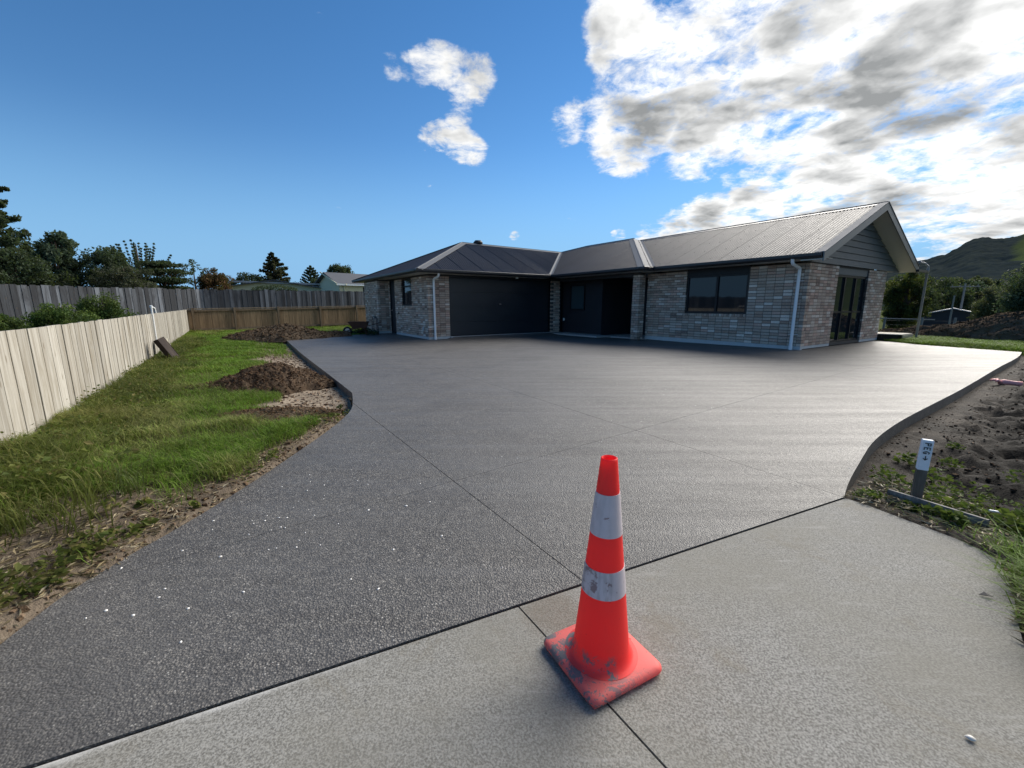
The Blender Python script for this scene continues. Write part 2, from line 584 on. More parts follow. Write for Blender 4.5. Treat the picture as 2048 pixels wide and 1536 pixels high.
def leaf_mat(name, trans=.35):
    m, nt, bs = new_mat(name)
    c = tintn(nt)
    oi = noise(nt, pos(nt), 1.1, 3)
    c2 = mixc(nt, maprange(nt, oi, .3, .7, 0, .35), c, (.06, .06, .025))
    setp(nt, bs, color=c2, rough=.6, spec=.12)
    tr = N(nt, 'ShaderNodeBsdfTranslucent', {0: mixc(nt, .5, c2, (.10, .14, .02))})
    mx = N(nt, 'ShaderNodeMixShader', {0: trans, 1: bs.outputs[0], 2: tr.outputs[0]})
    out = [n for n in nt.nodes if n.type == 'OUTPUT_MATERIAL'][0]
    nt.links.new(mx.outputs[0], out.inputs[0])
    return m


def soil_mat(name, c1, c2, c3, wet=.0, scale=1.0):
    m, nt, bs = new_mat(name)
    p_ = pos(nt)
    a = noise(nt, p_, 2.2 * scale, 7, .65)
    b = noise(nt, p_, 26 * scale, 5, .7)
    k = noise(nt, p_, 90, 3, .7)
    c = mixc(nt, maprange(nt, a, .35, .65), c1, c2)
    c = mixc(nt, maprange(nt, b, .5, .75, 0, .8), c, c3)
    c = mixc(nt, maprange(nt, k, .25, .45, .7, 0), c, [x * .4 for x in c1])
    t = tintn(nt)
    c = mixc(nt, 1.0, c, t, 'MULTIPLY')
    setp(nt, bs, color=c, rough=.95 - .2 * wet, spec=.10 * wet, normal=bump(nt, math_n(nt, 'ADD', b, math_n(nt, 'MULTIPLY', k, .6)), .8, .02))
    return m


def glass_mat(name, tint=(.012, .017, .022), rough=.03):
    m, nt, bs = new_mat(name)
    setp(nt, bs, color=tint, rough=rough, spec=.5)
    bs.inputs['IOR'].default_value = 1.45
    return m


def cone_mat(name, base, scuff_amt):
    m, nt, bs = new_mat(name)
    tcx = N(nt, 'ShaderNodeTexCoord').outputs['Object']
    a = noise(nt, tcx, 17, 8, .70, dist=.8)
    b = noise(nt, tcx, 110, 4, .6)
    t = N(nt, 'ShaderNodeSeparateColor', {0: tintn(nt)}).outputs[0]      # worn where the paint has rubbed off
    worn = math_n(nt, 'MULTIPLY', maprange(nt, math_n(nt, 'ADD', a, math_n(nt, 'MULTIPLY', math_n(nt, 'SUBTRACT', b, .5), .35)), .50, .56), t)
    specks = math_n(nt, 'MULTIPLY', maprange(nt, noise(nt, tcx, 85, 2, .5), .70, .74), scuff_amt)
    c = mixc(nt, maprange(nt, a, .3, .7, 0, .12), base, [min(1, x * .8 + .04) for x in base])
    c = mixc(nt, maprange(nt, t, 0, 1, 0, .22), c, (.22, .17, .17))
    c = mixc(nt, worn, c, (.20, .20, .205))
    c = mixc(nt, specks, c, (.22, .05, .05))
    setp(nt, bs, color=c, rough=.5, spec=.3, normal=bump(nt, noise(nt, tcx, 160, 3), .12, .002))
    tr = N(nt, 'ShaderNodeBsdfTranslucent', {0: c})
    mx = N(nt, 'ShaderNodeMixShader', {0: .35, 1: bs.outputs[0], 2: tr.outputs[0]})
    nt.links.new(mx.outputs[0], [q for q in nt.nodes if q.type == 'OUTPUT_MATERIAL'][0].inputs[0])
    return m


def sleeve_mat():
    m, nt, bs = new_mat('reflective_sleeve')
    tcx = N(nt, 'ShaderNodeTexCoord').outputs['Object']
    a = noise(nt, tcx, 30, 5, .6)
    b = noise(nt, scaled(nt, tcx, (40, 40, 9)), 1.0, 4, .6)
    t = N(nt, 'ShaderNodeSeparateColor', {0: tintn(nt)}).outputs[0]
    c = mixc(nt, maprange(nt, a, .3, .7, 0, .25), (.60, .53, .56), (.47, .44, .47))
    c = mixc(nt, math_n(nt, 'MULTIPLY', maprange(nt, math_n(nt, 'ADD', a, math_n(nt, 'MULTIPLY', t, .16)), .66, .72), .85), c, (.22, .13, .14))
    c = mixc(nt, math_n(nt, 'MULTIPLY', maprange(nt, b, .40, .62), math_n(nt, 'MULTIPLY', t, .75)), c, (.22, .20, .20))
    setp(nt, bs, color=c, rough=.38, spec=.5)
    return m


def hill_mat():
    m, nt, bs = new_mat('bush_clad_hill')
    p_ = pos(nt)
    a = noise(nt, p_, .012, 6, .6)
    b = noise(nt, p_, .12, 4, .65)
    c = mixc(nt, maprange(nt, a, .35, .65), (.026, .035, .037), (.036, .044, .042))  # blue-grey of distant haze put into the bush colour
    c = mixc(nt, maprange(nt, b, .45, .7, 0, .7), c, (.038, .045, .034))
    g = N(nt, 'ShaderNodeSeparateColor', {0: tintn(nt)}).outputs[0]
    c = mixc(nt, math_n(nt, 'MULTIPLY', g, .9), c, (.060, .078, .030))
    setp(nt, bs, color=c, rough=1.0, spec=.0)
    return m


def corrugate_mat():
    m, nt, bs = new_mat('painted_roofing_steel')
    p_ = pos(nt)
    a = noise(nt, p_, 3.0, 5, .6)
    oi = N(nt, 'ShaderNodeObjectInfo').outputs['Random']
    c = mixc(nt, a, (.040, .038, .041), (.054, .051, .055))
    c = mixc(nt, math_n(nt, 'MULTIPLY', oi, .3), c, (.075, .076, .082))
    setp(nt, bs, color=c, rough=maprange(nt, a, .2, .8, .38, .46, False), spec=.15)
    return m


M = {}
M['agg'] = aggregate_mat()
M['conc'] = concrete_mat()
M['brick'] = brick_mat()
M['mortar'] = simple('grey_mortar', (.085, .079, .074), .92, spec=.15, var=.25, nscale=30, bumpy=.4, bscale=90)
M['plinth'] = simple('plinth_concrete', (.47, .49, .49), .85, spec=.2, var=.15, nscale=9, bumpy=.25)
M['slab'] = simple('porch_concrete', (.36, .36, .35), .8, spec=.25, var=.12, nscale=14)
M['roof'] = corrugate_mat()
M['flash'] = simple('bare_flashing_steel', (.150, .155, .162), .65, metal=.0, spec=.12, var=.12, nscale=2.5)
M['dark_trim'] = simple('dark_trim_paint', (.020, .021, .024), .38, spec=.5, var=.1)
M['barge'] = simple('grey_barge_paint', (.155, .165, .165), .4, spec=.5, var=.06)
M['soffit'] = simple('soffit_paint', (.55, .53, .48), .7, spec=.3, var=.05)
M['clad_dark'] = simple('dark_cladding', (.022, .024, .030), .5, spec=.4, var=.12, nscale=10)
M['clad_grey'] = simple('gable_cladding', (.105, .120, .125), .55, spec=.35, var=.08, nscale=4)
M['door'] = simple('garage_door_paint', (.016, .020, .026), .34, spec=.5, var=.1, nscale=2)
M['alu'] = simple('dark_aluminium', (.010, .012, .016), .4, spec=.25, var=.08)
M['sky_tinted'] = simple('sky_tinted_glass', (.035, .060, .072), .12, spec=.5, var=.06, nscale=3)  # teal of reflected sky put into the entry window's pane colour
M['glass'] = glass_mat('window_glass')
M['white_pvc'] = simple('white_plastic', (.80, .82, .83), .32, spec=.5, var=.04)
M['white_paint'] = simple('white_paint', (.74, .78, .82), .6, spec=.3, var=.08, nscale=40, bumpy=.2)
M['steel'] = simple('steel', (.45, .45, .46), .35, metal=.9, var=.1)
M['pale_wood'] = wood_mat('weathered_pale_timber', stain=(.24, .205, .15), stain_amt=.7)
M['brown_wood'] = wood_mat('brown_timber', stain=(.13, .09, .055), stain_amt=.6)
M['grey_wood'] = wood_mat('old_grey_timber', stain=(.030, .030, .034), stain_amt=.75)
M['deck_wood'] = wood_mat('deck_timber', along='X', stain=(.33, .28, .2), stain_amt=.35, knots=False)
M['sleeper'] = wood_mat('dark_sleeper_timber', stain=(.06, .045, .035), stain_amt=.7)
M['leaf'] = leaf_mat('leaves')
M['grass'] = leaf_mat('grass_blades', .42)
M['bark'] = simple('bark', (.085, .065, .050), .9, spec=.1, var=.35, nscale=12, bumpy=.6, bscale=25)
M['lawn_soil'] = soil_mat('lawn_soil', (.12, .095, .07), (.17, .135, .10), (.26, .215, .16))
M['dark_soil'] = soil_mat('dark_wet_soil', (.026, .020, .016), (.055, .044, .034), (.12, .100, .078), wet=.9)
M['mulch'] = soil_mat('brown_mulch', (.050, .036, .026), (.090, .064, .045), (.19, .145, .10))
M['mound_soil'] = soil_mat('dry_mound_soil', (.085, .062, .043), (.13, .098, .068), (.21, .165, .12))
M['ground'] = soil_mat('rough_field', (.07, .085, .035), (.10, .11, .05), (.15, .14, .075), scale=.3)
M['tinted'] = leaf_mat('straw_and_litter', .1)
M['clod'] = soil_mat('soil_clods', (.08, .06, .045), (.13, .10, .075), (.22, .18, .14))
M['pebble'] = simple('white_quartz', (.78, .76, .72), .5, spec=.5, var=.08, nscale=40)
M['hill'] = hill_mat()
M['cone_body'] = cone_mat('cone_orange', (1.0, .062, .055), .35)
M['cone_base'] = cone_mat('cone_faded_orange', (.95, .19, .165), 1.0)
M['sleeve'] = sleeve_mat()
M['cream'] = simple('cream_wall', (.62, .60, .44), .8, spec=.2, var=.05)
M['tile'] = simple('grey_roof', (.085, .088, .095), .65, var=.15, nscale=3)
M['shed_wall'] = simple('dark_shed', (.012, .014, .020), .6, var=.2)
M['shed_roof'] = simple('pale_shed_roof', (.34, .34, .35), .45, spec=.5, var=.1)
M['grey_post'] = simple('weathered_post', (.22, .21, .19), .85, var=.2, nscale=20)
M['wire'] = simple('fence_wire', (.10, .10, .10), .7, metal=.0, var=.05)
M['rust'] = simple('rusty_steel', (.095, .042, .025), .75, var=.4, nscale=14, bumpy=.3)
M['rubber'] = simple('black_rubber', (.018, .018, .020), .6, var=.15)
M['black_pipe'] = simple('dark_hose', (.020, .022, .035), .4, var=.1)
M['pink'] = simple('pink_rubber', (.92, .34, .30), .5, var=.12, nscale=30)
M['ink'] = simple('black_marker_ink', (.012, .012, .014), .6, var=.05)
M['block'] = simple('pale_concrete_block', (.40, .37, .30), .9, var=.2, nscale=18, bumpy=.5)
M['shell'] = simple('pale_shell', (.60, .57, .50), .4, var=.3, nscale=60)

# ================================================================== GROUND
LEFT = [(19.5, 6.0), (18.2, 1.80), (6.14, 1.37), (5.63, 1.26), (5.16, 1.14), (4.78, 0.97), (4.22, 0.64), (3.58, 0.21), (3.15, -0.09), (2.8, -0.37), (2.61, -0.55), (2.41, -0.7), (2.23, -0.78), (2.06, -0.85), (1.85, -0.92), (1.57, -1.05)]
RIGHT = [(1.78, 17.33), (1.70, 16.5), (1.61, 15.0), (1.56, 12.76), (1.4, 9.0), (1.36, 6.94), (1.33, 5.79), (1.25, 4.79), (1.12, 4.09), (1.01, 3.51), (0.93, 3.2)]
FAR = [(4.96, 18.14), (4.06, 18.06), (2.71, 17.6)]
APRON_R = [(0.93, 3.2), (0.85, 3.2), (0.77, 3.19), (0.53, 3.14), (0.33, 3.1), (0.25, 3.02), (0.2, 2.92), (0.18, 2.82), (0.14, 2.64), (0.1, 2.4), (0.05, 2.18), (-0.02, 1.9), (-.25, 1.5), (-.9, 1.3)]
BND = [(0.93, 3.2), (1.57, -1.05)]
HOUSE_EDGE = [(20.3, 5.9), (20.3, 6.5), (15.7, 6.5), (15.7, 13.0), (10.6, 13.0), (5.3, 13.05), (5.3, 18.7)]
DRIVE = [(20.3, 5.65)] + LEFT[1:] + [(0.93, 3.2)] + RIGHT[::-1][1:] + [(2.71, 17.6), (4.06, 18.06), (4.96, 18.7)] + HOUSE_EDGE[::-1]


def chaikin(pts, it=2):
    pts = [np.array(p, float) for p in pts]
    for _ in range(it):
        o = [pts[0]]
        for a, b in zip(pts[:-1], pts[1:]):
            o += [a * .75 + b * .25, a * .25 + b * .75]
        o.append(pts[-1])
        pts = o
    return [tuple(p) for p in pts]


def poly_inside(x, y, poly):
    inside = np.zeros(x.shape, bool)
    n = len(poly)
    for i in range(n):
        x1, y1 = poly[i]
        x2, y2 = poly[(i + 1) % n]
        c = ((y1 > y) != (y2 > y))
        with np.errstate(divide='ignore', invalid='ignore'):
            xi = (x2 - x1) * (y - y1) / (y2 - y1 + 1e-12) + x1
        inside ^= (c & (x < xi))
    return inside


def poly_dist(x, y, pts, closed=False):
    d = np.full(x.shape, 1e9)
    seg = list(zip(pts[:-1], pts[1:]))
    if closed:
        seg.append((pts[-1], pts[0]))
    for (x1, y1), (x2, y2) in seg:
        dx, dy = x2 - x1, y2 - y1
        t = np.clip(((x - x1) * dx + (y - y1) * dy) / (dx * dx + dy * dy + 1e-12), 0, 1)
        d = np.minimum(d, np.hypot(x - x1 - t * dx, y - y1 - t * dy))
    return d


left_curve = [LEFT[0], LEFT[1]] + chaikin(LEFT[2:], 2)
right_curve = chaikin(RIGHT, 2)
apr_curve = chaikin(APRON_R, 2)
DRIVE = [(20.3, 5.65), LEFT[1]] + chaikin(LEFT[2:], 2) + right_curve[::-1] + [(2.71, 17.6), (4.06, 18.06), (4.96, 18.75)] + HOUSE_EDGE[::-1]
APRON = apr_curve + [(-1.6, .6), (-1.6, -1.6), (1.57, -1.6), (1.57, -1.05)]


def ground_z(X, Y):
    """the wide field: level near the house, falling away to the right and behind"""
    d = np.hypot(X, Y)
    az = np.degrees(np.arctan2(X, Y))
    fall = sstep(az, 20, 40) * sstep(d, 21, 40) * 1.6
    rise = sstep(-az, 5, 30) * sstep(d, 34, 70) * 1.2
    return -.30 - fall + rise


def build_ground():
    rad = np.concatenate([np.linspace(0, 60, 61), np.geomspace(64, 4000, 40)])
    ang = np.radians(np.linspace(0, 360, 181)[:-1])
    rr, aa = np.meshgrid(rad[1:], ang, indexing='ij')
    X, Y = rr * np.sin(aa), rr * np.cos(aa)
    Zg = ground_z(X, Y) + .12 * (fbm(X * .3, Y * .3, 3) - .5) * sstep(rr, 18, 40)
    v = np.stack([X, Y, Zg], -1).reshape(-1, 3)
    v = np.vstack([v, [[0, 0, -.30]]])
    n, na = len(rad) - 1, len(ang)
    i, j = np.meshgrid(np.arange(n - 1), np.arange(na), indexing='ij')
    j2 = (j + 1) % na
    q = np.stack([i * na + j, i * na + j2, (i + 1) * na + j2, (i + 1) * na + j], -1).reshape(-1, 4)[:, ::-1]
    tri = np.stack([np.full(na, len(v) - 1), (np.arange(na) + 1) % na, np.arange(na)], -1)[:, ::-1]
    flat = np.concatenate([q.ravel(), tri.ravel()])
    me = np_mesh('ground', v, flat, [4] * len(q) + [3] * len(tri), M['ground'], np.ones((len(v), 3)), True)
    o = bpy.data.objects.new('ground', me)
    link(o)
    tag(o, kind='structure')


build_ground()

PATCH_L = (3.02, -.86)          # bare brown patch beside the drive
MOUNDS = {'dark': (-3.95, 6.80), 'far': (-9.6, 17.3), 'low': (-2.55, 4.55)}


def uvw(X, Y):
    return X * U[0] + Y * U[1], X * V[0] + Y * V[1]


def lawn_fields(u, v):
    """height, bareness 0..1 and dryness for the strip between the pale fence and the drive"""
    d = poly_dist(u, v, left_curve)
    ins = poly_inside(u, v, DRIVE) | poly_inside(u, v, APRON)
    s = np.where(ins, -d, d)
    ex = sstep(u, 4.75, 5.35)
    nz = fbm(u * 3.1, v * 3.1, 11, 5)
    nf = fbm(u * 16, v * 16, 23, 4)
    edge = s + (nz - .5) * .16 * (1 - ex)
    z_near = -.05 + .068 * sstep(edge, -.05, .07) + .05 * sstep(edge, .1, .5) * nz
    z_exp = -.115 + .09 * sstep(s, .25, 1.3)
    z = z_near * (1 - ex) + z_exp * ex + (nf - .5) * .035 + (nz - .5) * .05 * sstep(s, .05, .4)
    z = np.where(s < -.06, np.minimum(z, -.055), z) + drive_z(u)
    z = np.where(s < -.10, -.16 + drive_z(u), z)
    bare = 1 - sstep(s + (nz - .5) * .55, .14, .44)
    bexp = 1 - sstep(s + (nz - .5) * .7, .85, 1.25)
    bexp = bexp * sstep(u, 4.6, 5.4) * (1 - .5 * sstep(u, 12, 16))
    bare = np.maximum(bare, bexp)
    dp = np.hypot((u - PATCH_L[0]) * .8, v - PATCH_L[1]) + (nz - .5) * .5
    bare = np.maximum(bare, 1 - sstep(dp, .40, .62))
    X, Y = U[0] * u + V[0] * v, U[1] * u + V[1] * v
    dm = np.hypot(X - MOUNDS['low'][0], (Y - MOUNDS['low'][1]) * 1.3) + (nz - .5) * .4
    bare = np.maximum(bare, 1 - sstep(dm, .42, .62))
    return z, bare, s, bexp, nz


def grid_object(name, mat, us, vs_, zf, tint=None, keep=None):
    uu, vv = np.meshgrid(us, vs_, indexing='ij')
    z = zf(uu, vv)
    pts = uu[..., None] * U + vv[..., None] * V + z[..., None] * Z
    n, m = uu.shape
    i, j = np.meshgrid(np.arange(n - 1), np.arange(m - 1), indexing='ij')
    q = np.stack([i * m + j, i * m + j + 1, (i + 1) * m + j + 1, (i + 1) * m + j], -1).reshape(-1, 4)
    if keep is not None:
        k = keep(uu, vv).ravel()
        q = q[k[q].any(1)]
        used = np.unique(q)
        rm = np.full(n * m, -1)
        rm[used] = np.arange(len(used))
        q = rm[q]
        pts = pts.reshape(-1, 3)[used]
        t = None if tint is None else tint(uu, vv).reshape(-1, 3)[used]
    else:
        pts = pts.reshape(-1, 3)
        t = None if tint is None else tint(uu, vv).reshape(-1, 3)
    if t is None:
        t = np.ones((len(pts), 3))
    # faces up
    a = pts[q[0][1]] - pts[q[0][0]]
    b = pts[q[0][2]] - pts[q[0][0]]
    if np.cross(a, b)[2] < 0:
        q = q[:, ::-1]
    me = np_mesh(name, pts, q.ravel(), [4] * len(q), mat, t, True)
    o = bpy.data.objects.new(name, me)
    link(o)
    return tag(o, kind='structure')


def lawn_tint(u, v):
    z, bare, s, bexp, nz = lawn_fields(u, v)
    green = np.array([.55, .66, .36])
    brown = np.array([1.0, 1.0, 1.0])
    grey = np.array([1.9, 1.95, 2.0])
    t = green + (brown - green) * bare[..., None]
    t = t + (grey - t) * (bexp * sstep(u, 4.7, 5.3))[..., None] * .9
    X, Y = U[0] * u + V[0] * v, U[1] * u + V[1] * v
    dm = np.hypot(X - MOUNDS['low'][0] - .1, (Y - MOUNDS['low'][1]) * 1.4)
    rust = (1 - sstep(dm + (nz - .5) * .5, .25, .55))[..., None]
    return t * (1 - rust * .65) + np.array([1.15, .62, .38]) * rust * .65


us_l = np.concatenate([np.arange(-.6, 8.0, .05), np.arange(8.0, 29, .16)])
grid_object('lawn', M['lawn_soil'], us_l, np.arange(-2.2, 2.6, .05), lambda u, v: lawn_fields(u, v)[0], lawn_tint)
grid_object('back_lawn', M['lawn_soil'], np.arange(18.3, 30, .2), np.arange(1.9, 9.0, .2), lambda u, v: -.20 + .12 * fbm(u, v, 5), lambda u, v: np.ones(u.shape + (3,)) * np.array([.55, .66, .36]))


def right_fields(u, v):
    d1 = poly_dist(u, v, right_curve + [(1.78, 17.33), (2.71, 17.6), (4.06, 18.06), (4.96, 18.75)])
    d2 = poly_dist(u, v, apr_curve)
    ins = poly_inside(u, v, DRIVE) | poly_inside(u, v, APRON)
    d = np.minimum(d1, d2)
    s = np.where(ins, -d, d)
    nz = fbm(u * 2.6, v * 2.6, 31, 5)
    nf = fbm(u * 11, v * 11, 41, 4)
    near = 1 - sstep(v, 3.1, 3.9)              # beside the old concrete the soil is level with it
    far = sstep(v, 17.0, 18.2) * sstep(u, 1.0, 2.2)   # grass beyond the far edge
    z_low = -.13 + .05 * sstep(s, .1, .9) + (nz - .5) * .20 * sstep(s, .05, .5) + (nf - .5) * .17 * sstep(s, .02, .2) + (fbm(u * 1.2 + 9, v * 5.0, 51, 4) - .5) * .14 * sstep(s, .1, .6)
    z_near = .0 + .035 * sstep(s, .0, .25) + (nz - .5) * .05 + (nf - .5) * .03
    z_far = -.02 + .05 * sstep(s, 0, .5) + (nz - .5) * .06
    z = z_low * (1 - near) + z_near * near
    z = z * (1 - far) + z_far * far
    z = np.where(s < .0, np.minimum(z, -.05), z)
    z = np.where(s < -.08, -.16, z)
    # the land falls away beyond the heap
    z = z - sstep(v, 24, 32) * .5
    grass = np.maximum(near * (.35 + .5 * sstep(nz, .42, .6)) * (1 - .85 * sstep(v, 3.35, 3.6)) , far)
    weeds = sstep(nz, .50, .66) * (1 - sstep(v, 3.6, 5.2)) * sstep(s, .12, .3)
    return z, s, grass, weeds, nz, far


def right_tint(u, v):
    z, s, g, w, nz, far = right_fields(u, v)
    t = np.ones(u.shape + (3,))
    dry = (1 - sstep(s + (nz - .5) * .8, .12, .55))[..., None]
    near = (1 - sstep(v, 3.4, 4.6))[..., None]
    t = t * .17 * (1 + 4.2 * dry) * (1 + near * .45) * (.65 + .8 * sstep(nz, .4, .65))[..., None]
    t = t * (1 - far[..., None]) + far[..., None] * np.array([.9, 1.5, .5])
    return t


us_r = np.concatenate([np.arange(-3.0, 2.2, .05), np.arange(2.2, 14, .12)])
vs_r = np.concatenate([np.arange(1.2, 9.0, .05), np.arange(9.0, 34, .12)])
grid_object('bare_soil', M['dark_soil'], us_r, vs_r, lambda u, v: right_fields(u, v)[0], right_tint,
            keep=lambda u, v: (~poly_inside(u, v, DRIVE) & ~poly_inside(u, v, APRON) | (np.minimum(poly_dist(u, v, right_curve), poly_dist(u, v, apr_curve)) < .25)) & ~((u > 5.6) & (v < 19)))


def slab_set(name_piece, poly, cuts, zf, thick, mat, parent, gridlines=()):
    """one concrete sheet cut into panels by saw cuts; each panel its own mesh with depth"""
    bm = bmesh.new()
    vsx = [bm.verts.new((u, v, 0)) for u, v in poly]
    bm.faces.new(vsx)
    bmesh.ops.triangulate(bm, faces=bm.faces[:])
    for (a, b) in gridlines:
        a, b = Vector((*a, 0)), Vector((*b, 0))
        dd = (b - a).normalized()
        bmesh.ops.bisect_plane(bm, geom=bm.verts[:] + bm.edges[:] + bm.faces[:], plane_co=a, plane_no=(dd.y, -dd.x, 0))
    for (a, b, w) in cuts:
        a, b = Vector((*a, 0)), Vector((*b, 0))
        dd = (b - a).normalized()
        nn = Vector((dd.y, -dd.x, 0))
        for sgn in (-1, 1):
            bmesh.ops.bisect_plane(bm, geom=bm.verts[:] + bm.edges[:] + bm.faces[:], plane_co=a + nn * w * .5 * sgn, plane_no=nn)
        kill = [f for f in bm.faces if abs((f.calc_center_median() - a).dot(nn)) < w * .5]
        bmesh.ops.delete(bm, geom=kill, context='FACES')
    bmesh.ops.dissolve_degenerate(bm, dist=1e-5, edges=bm.edges[:])
    # connected panels
    left = set(bm.faces)
    groups = []
    while left:
        st = [left.pop()]
        g = [st[0]]
        while st:
            f = st.pop()
            for e in f.edges:
                for f2 in e.link_faces:
                    if f2 in left:
                        left.remove(f2)
                        g.append(f2)
                        st.append(f2)
        groups.append(g)
    for g in groups:
        if sum(f.calc_area() for f in g) < .01:
            continue
        mb = MB()
        idx = {}
        top = []
        for f in g:
            for vv in f.verts:
                if vv not in idx:
                    idx[vv] = len(top)
                    top.append((vv.co.x, vv.co.y))
        n = len(top)
        pts = [P(u, v, float(zf(u, v))) for u, v in top] + [P(u, v, float(zf(u, v)) - thick) for u, v in top]
        fs = []
        ec = {}
        for f in g:
            loop = [idx[x] for x in f.verts]
            # plan frame is mirrored, so flip
            fs.append(tuple(loop[::-1]))
            for a, b in zip(loop, loop[1:] + loop[:1]):
                k = (min(a, b), max(a, b))
                ec.setdefault(k, []).append((a, b))
        for k, l in ec.items():
            if len(l) == 1:
                a, b = l[0]
                fs.append((a, b, b + n, a + n))
        mb.add(pts, fs)
        mb.build(name_piece, mat, parent, fix=False)
    bm.free()


def drive_zz(u, v):
    return float(drive_z(u)) + .085 * float(sstep(u, 14.9, 15.5)) * float(sstep(v, 7.2, 7.5))


driveway = bpy.data.objects.new('driveway', None)
link(driveway, None, P(6, 7, 0))
tag(driveway, 'wide new dark exposed aggregate concrete driveway in front of the house', kind='structure')
cuts = [((5.8, 1.218), (1.0, 1.21), .005), ((11.5, 3.54), (.9, 3.198), .003), ((2.46, -.6), (3.4, 16.5), .003), ((12.0, 0), (12.0, 5), .005)]
slab_set('concrete_panel', DRIVE, cuts[:3], drive_zz, .13, M['agg'], driveway,
         gridlines=[((k, -2), (k, 20)) for k in (5, 6, 7, 8, 9, 10, 11, 12, 13, 14, 14.9, 15.05, 15.2, 15.35, 15.5)] + [((0, 7.2), (20, 7.2)), ((0, 7.5), (20, 7.5))])
apron = bpy.data.objects.new('concrete_apron', None)
link(apron, None, P(.5, 1, 0))
tag(apron, 'older pale concrete slab in front of the new dark driveway', kind='structure')
AP2 = [(u - .009, v) for u, v in APRON[:1]] + APRON[1:-1] + [(1.561, -1.05)]
slab_set('concrete_panel', AP2, [((1.6, .89), (-1.6, .80), .007)], lambda u, v: -.005, .12, M['conc'], apron)

# ================================================================== HOUSE
house = empty('house', P(11, 13, 0), 'single storey house in whitewashed brick with a dark corrugated roof and black garage door', 'house')
SOF = 2.34
BRICKS = []          # (centre, axis angle, length, tint) gathered over all walls
PAL = [(.53, .45, .375), (.46, .36, .285), (.38, .28, .22), (.51, .355, .285), (.29, .21, .17), (.66, .59, .515), (.42, .33, .27), (.50, .41, .335)]
WTS = [.15, .22, .16, .12, .07, .08, .12, .08]
BH, BP = .073, .086


def merge_rects(a0, a1, z0, z1, ops):
    aa = sorted({a0, a1, *[x for o in ops for x in (o[0], o[1]) if a0 < x < a1]})
    zz = sorted({z0, z1, *[x for o in ops for x in (o[2], o[3]) if z0 < x < z1]})
    out = []
    for i in range(len(aa) - 1):
        for j in range(len(zz) - 1):
            ca, cz = (aa[i] + aa[i + 1]) / 2, (zz[j] + zz[j + 1]) / 2
            if not any(o[0] < ca < o[1] and o[2] < cz < o[3] for o in ops):
                out.append((aa[i], aa[i + 1], zz[j], zz[j + 1]))
    return out


def wall(axis, face, sgn, a0, a1, z0, z1, ops=(), corner=(None, None), inset=(0.0, 0.0), plinth=0.0):
    """axis 'u' or 'v' = direction the wall runs; face = plane coordinate; sgn = outward sign along the other axis"""
    def bx(mb, p0, p1, d0, d1, q0, q1, **k):
        lo, hi = sorted((face - sgn * d0, face - sgn * d1))
        if axis == 'u': mb.box(p0, p1, lo, hi, q0, q1, **k)
        else: mb.box(lo, hi, p0, p1, q0, q1, **k)
    mb = MB()
    for (p0, p1, q0, q1) in merge_rects(a0 + inset[0], a1 - inset[1], z0 - plinth, z1, ops):
        bx(mb, p0, p1, .016, .13, q0, q1)
    w = mb.build('brick_wall', M['mortar'], house)
    if plinth > 0:
        mp = MB()
        p_ = [(a0, a1)]
        for o in ops:
            if o[2] <= z0 + .001:
                p_ = [r for q in p_ for r in ((q[0], min(q[1], o[0])), (max(q[0], o[1]), q[1])) if r[1] - r[0] > .01]
        for q in p_:
            mp = MB()
            bx(mp, q[0], q[1], .004, .12, z0 - plinth, z0 - .006)
            mp.build('plinth', M['plinth'], house)
    n = int((z1 - z0 + .02) / BP)
    for i in range(n):
        zb = z0 + i * BP
        if zb + BH > z1 + .03:
            break
        lo, hi = a0, a1
        if corner[0] is not None and i % 2 == corner[0]: lo += .122
        if corner[1] is not None and i % 2 == corner[1]: hi -= .122
        free = [(lo, hi)]
        for o in ops:
            if o[2] < zb + BH * .5 < o[3]:
                free = [r for q in free for r in ((q[0], min(q[1], o[0])), (max(q[0], o[1]), q[1])) if r[1] - r[0] > .02]
        for (f0, f1) in free:
            a = f0 - (.12 if (i % 2) else 0)
            while a < f1 - .01:
                b0, b1 = max(a, f0), min(a + .23, f1)
                if b1 - b0 > .035:
                    tint = np.array(PAL[rng.choice(len(PAL), p=WTS)]) * rng.uniform(.85, 1.15)
                    d = rng.uniform(-.002, .003)
                    BRICKS.append(dict(axis=axis, face=face, sgn=sgn, a=b0, b=b1, z=zb + rng.uniform(-.002, .002), d=d, tint=tuple(tint)))
                a += .24
    return w


# openings (a0, a1, z0, z1)
WIN = (6.84, 8.90, .96, 2.40)
GDOOR = (14.88, 17.24, .10, 2.30)
SDOOR = (19.28, 20.02, -.06, 2.34)
SWIN = (17.17, 18.37, 1.20, 2.34)
FD = -.06
wall('u', 13.0, -1, 5.25, 10.5, .10, 2.34, [WIN], corner=(0, None), inset=(.02, 0), plinth=.14)
wall('v', 5.25, -1, 13.0, 18.85, .10, 2.34, [GDOOR], corner=(1, None), inset=(.135, 0), plinth=.08)
wall('v', 10.5, 1, 13.0, 15.0, .10, 2.34, [], inset=(.14, 0))
wall('v', 15.45, -1, 6.45, 7.35, .0, 2.36, [], corner=(1, None), inset=(.135, 0), plinth=.12)
wall('u', 6.45, -1, 15.45, 20.2, .0, 2.36, [SDOOR, SWIN], corner=(0, None), inset=(.02, 0), plinth=.12)
wall('v', 20.2, -1, 5.95, 6.45, .0, 2.36, [], corner=(0, None), inset=(.02, .14), plinth=.14)
wall('u', 5.95, -1, 20.2, 22.45, .0, 2.36, [], corner=(1, None), inset=(.135, 0), plinth=.16)
wall('v', 15.40, -1, 12.45, 12.95, -.02, 2.36, [], corner=(1, None), inset=(.02, 0))
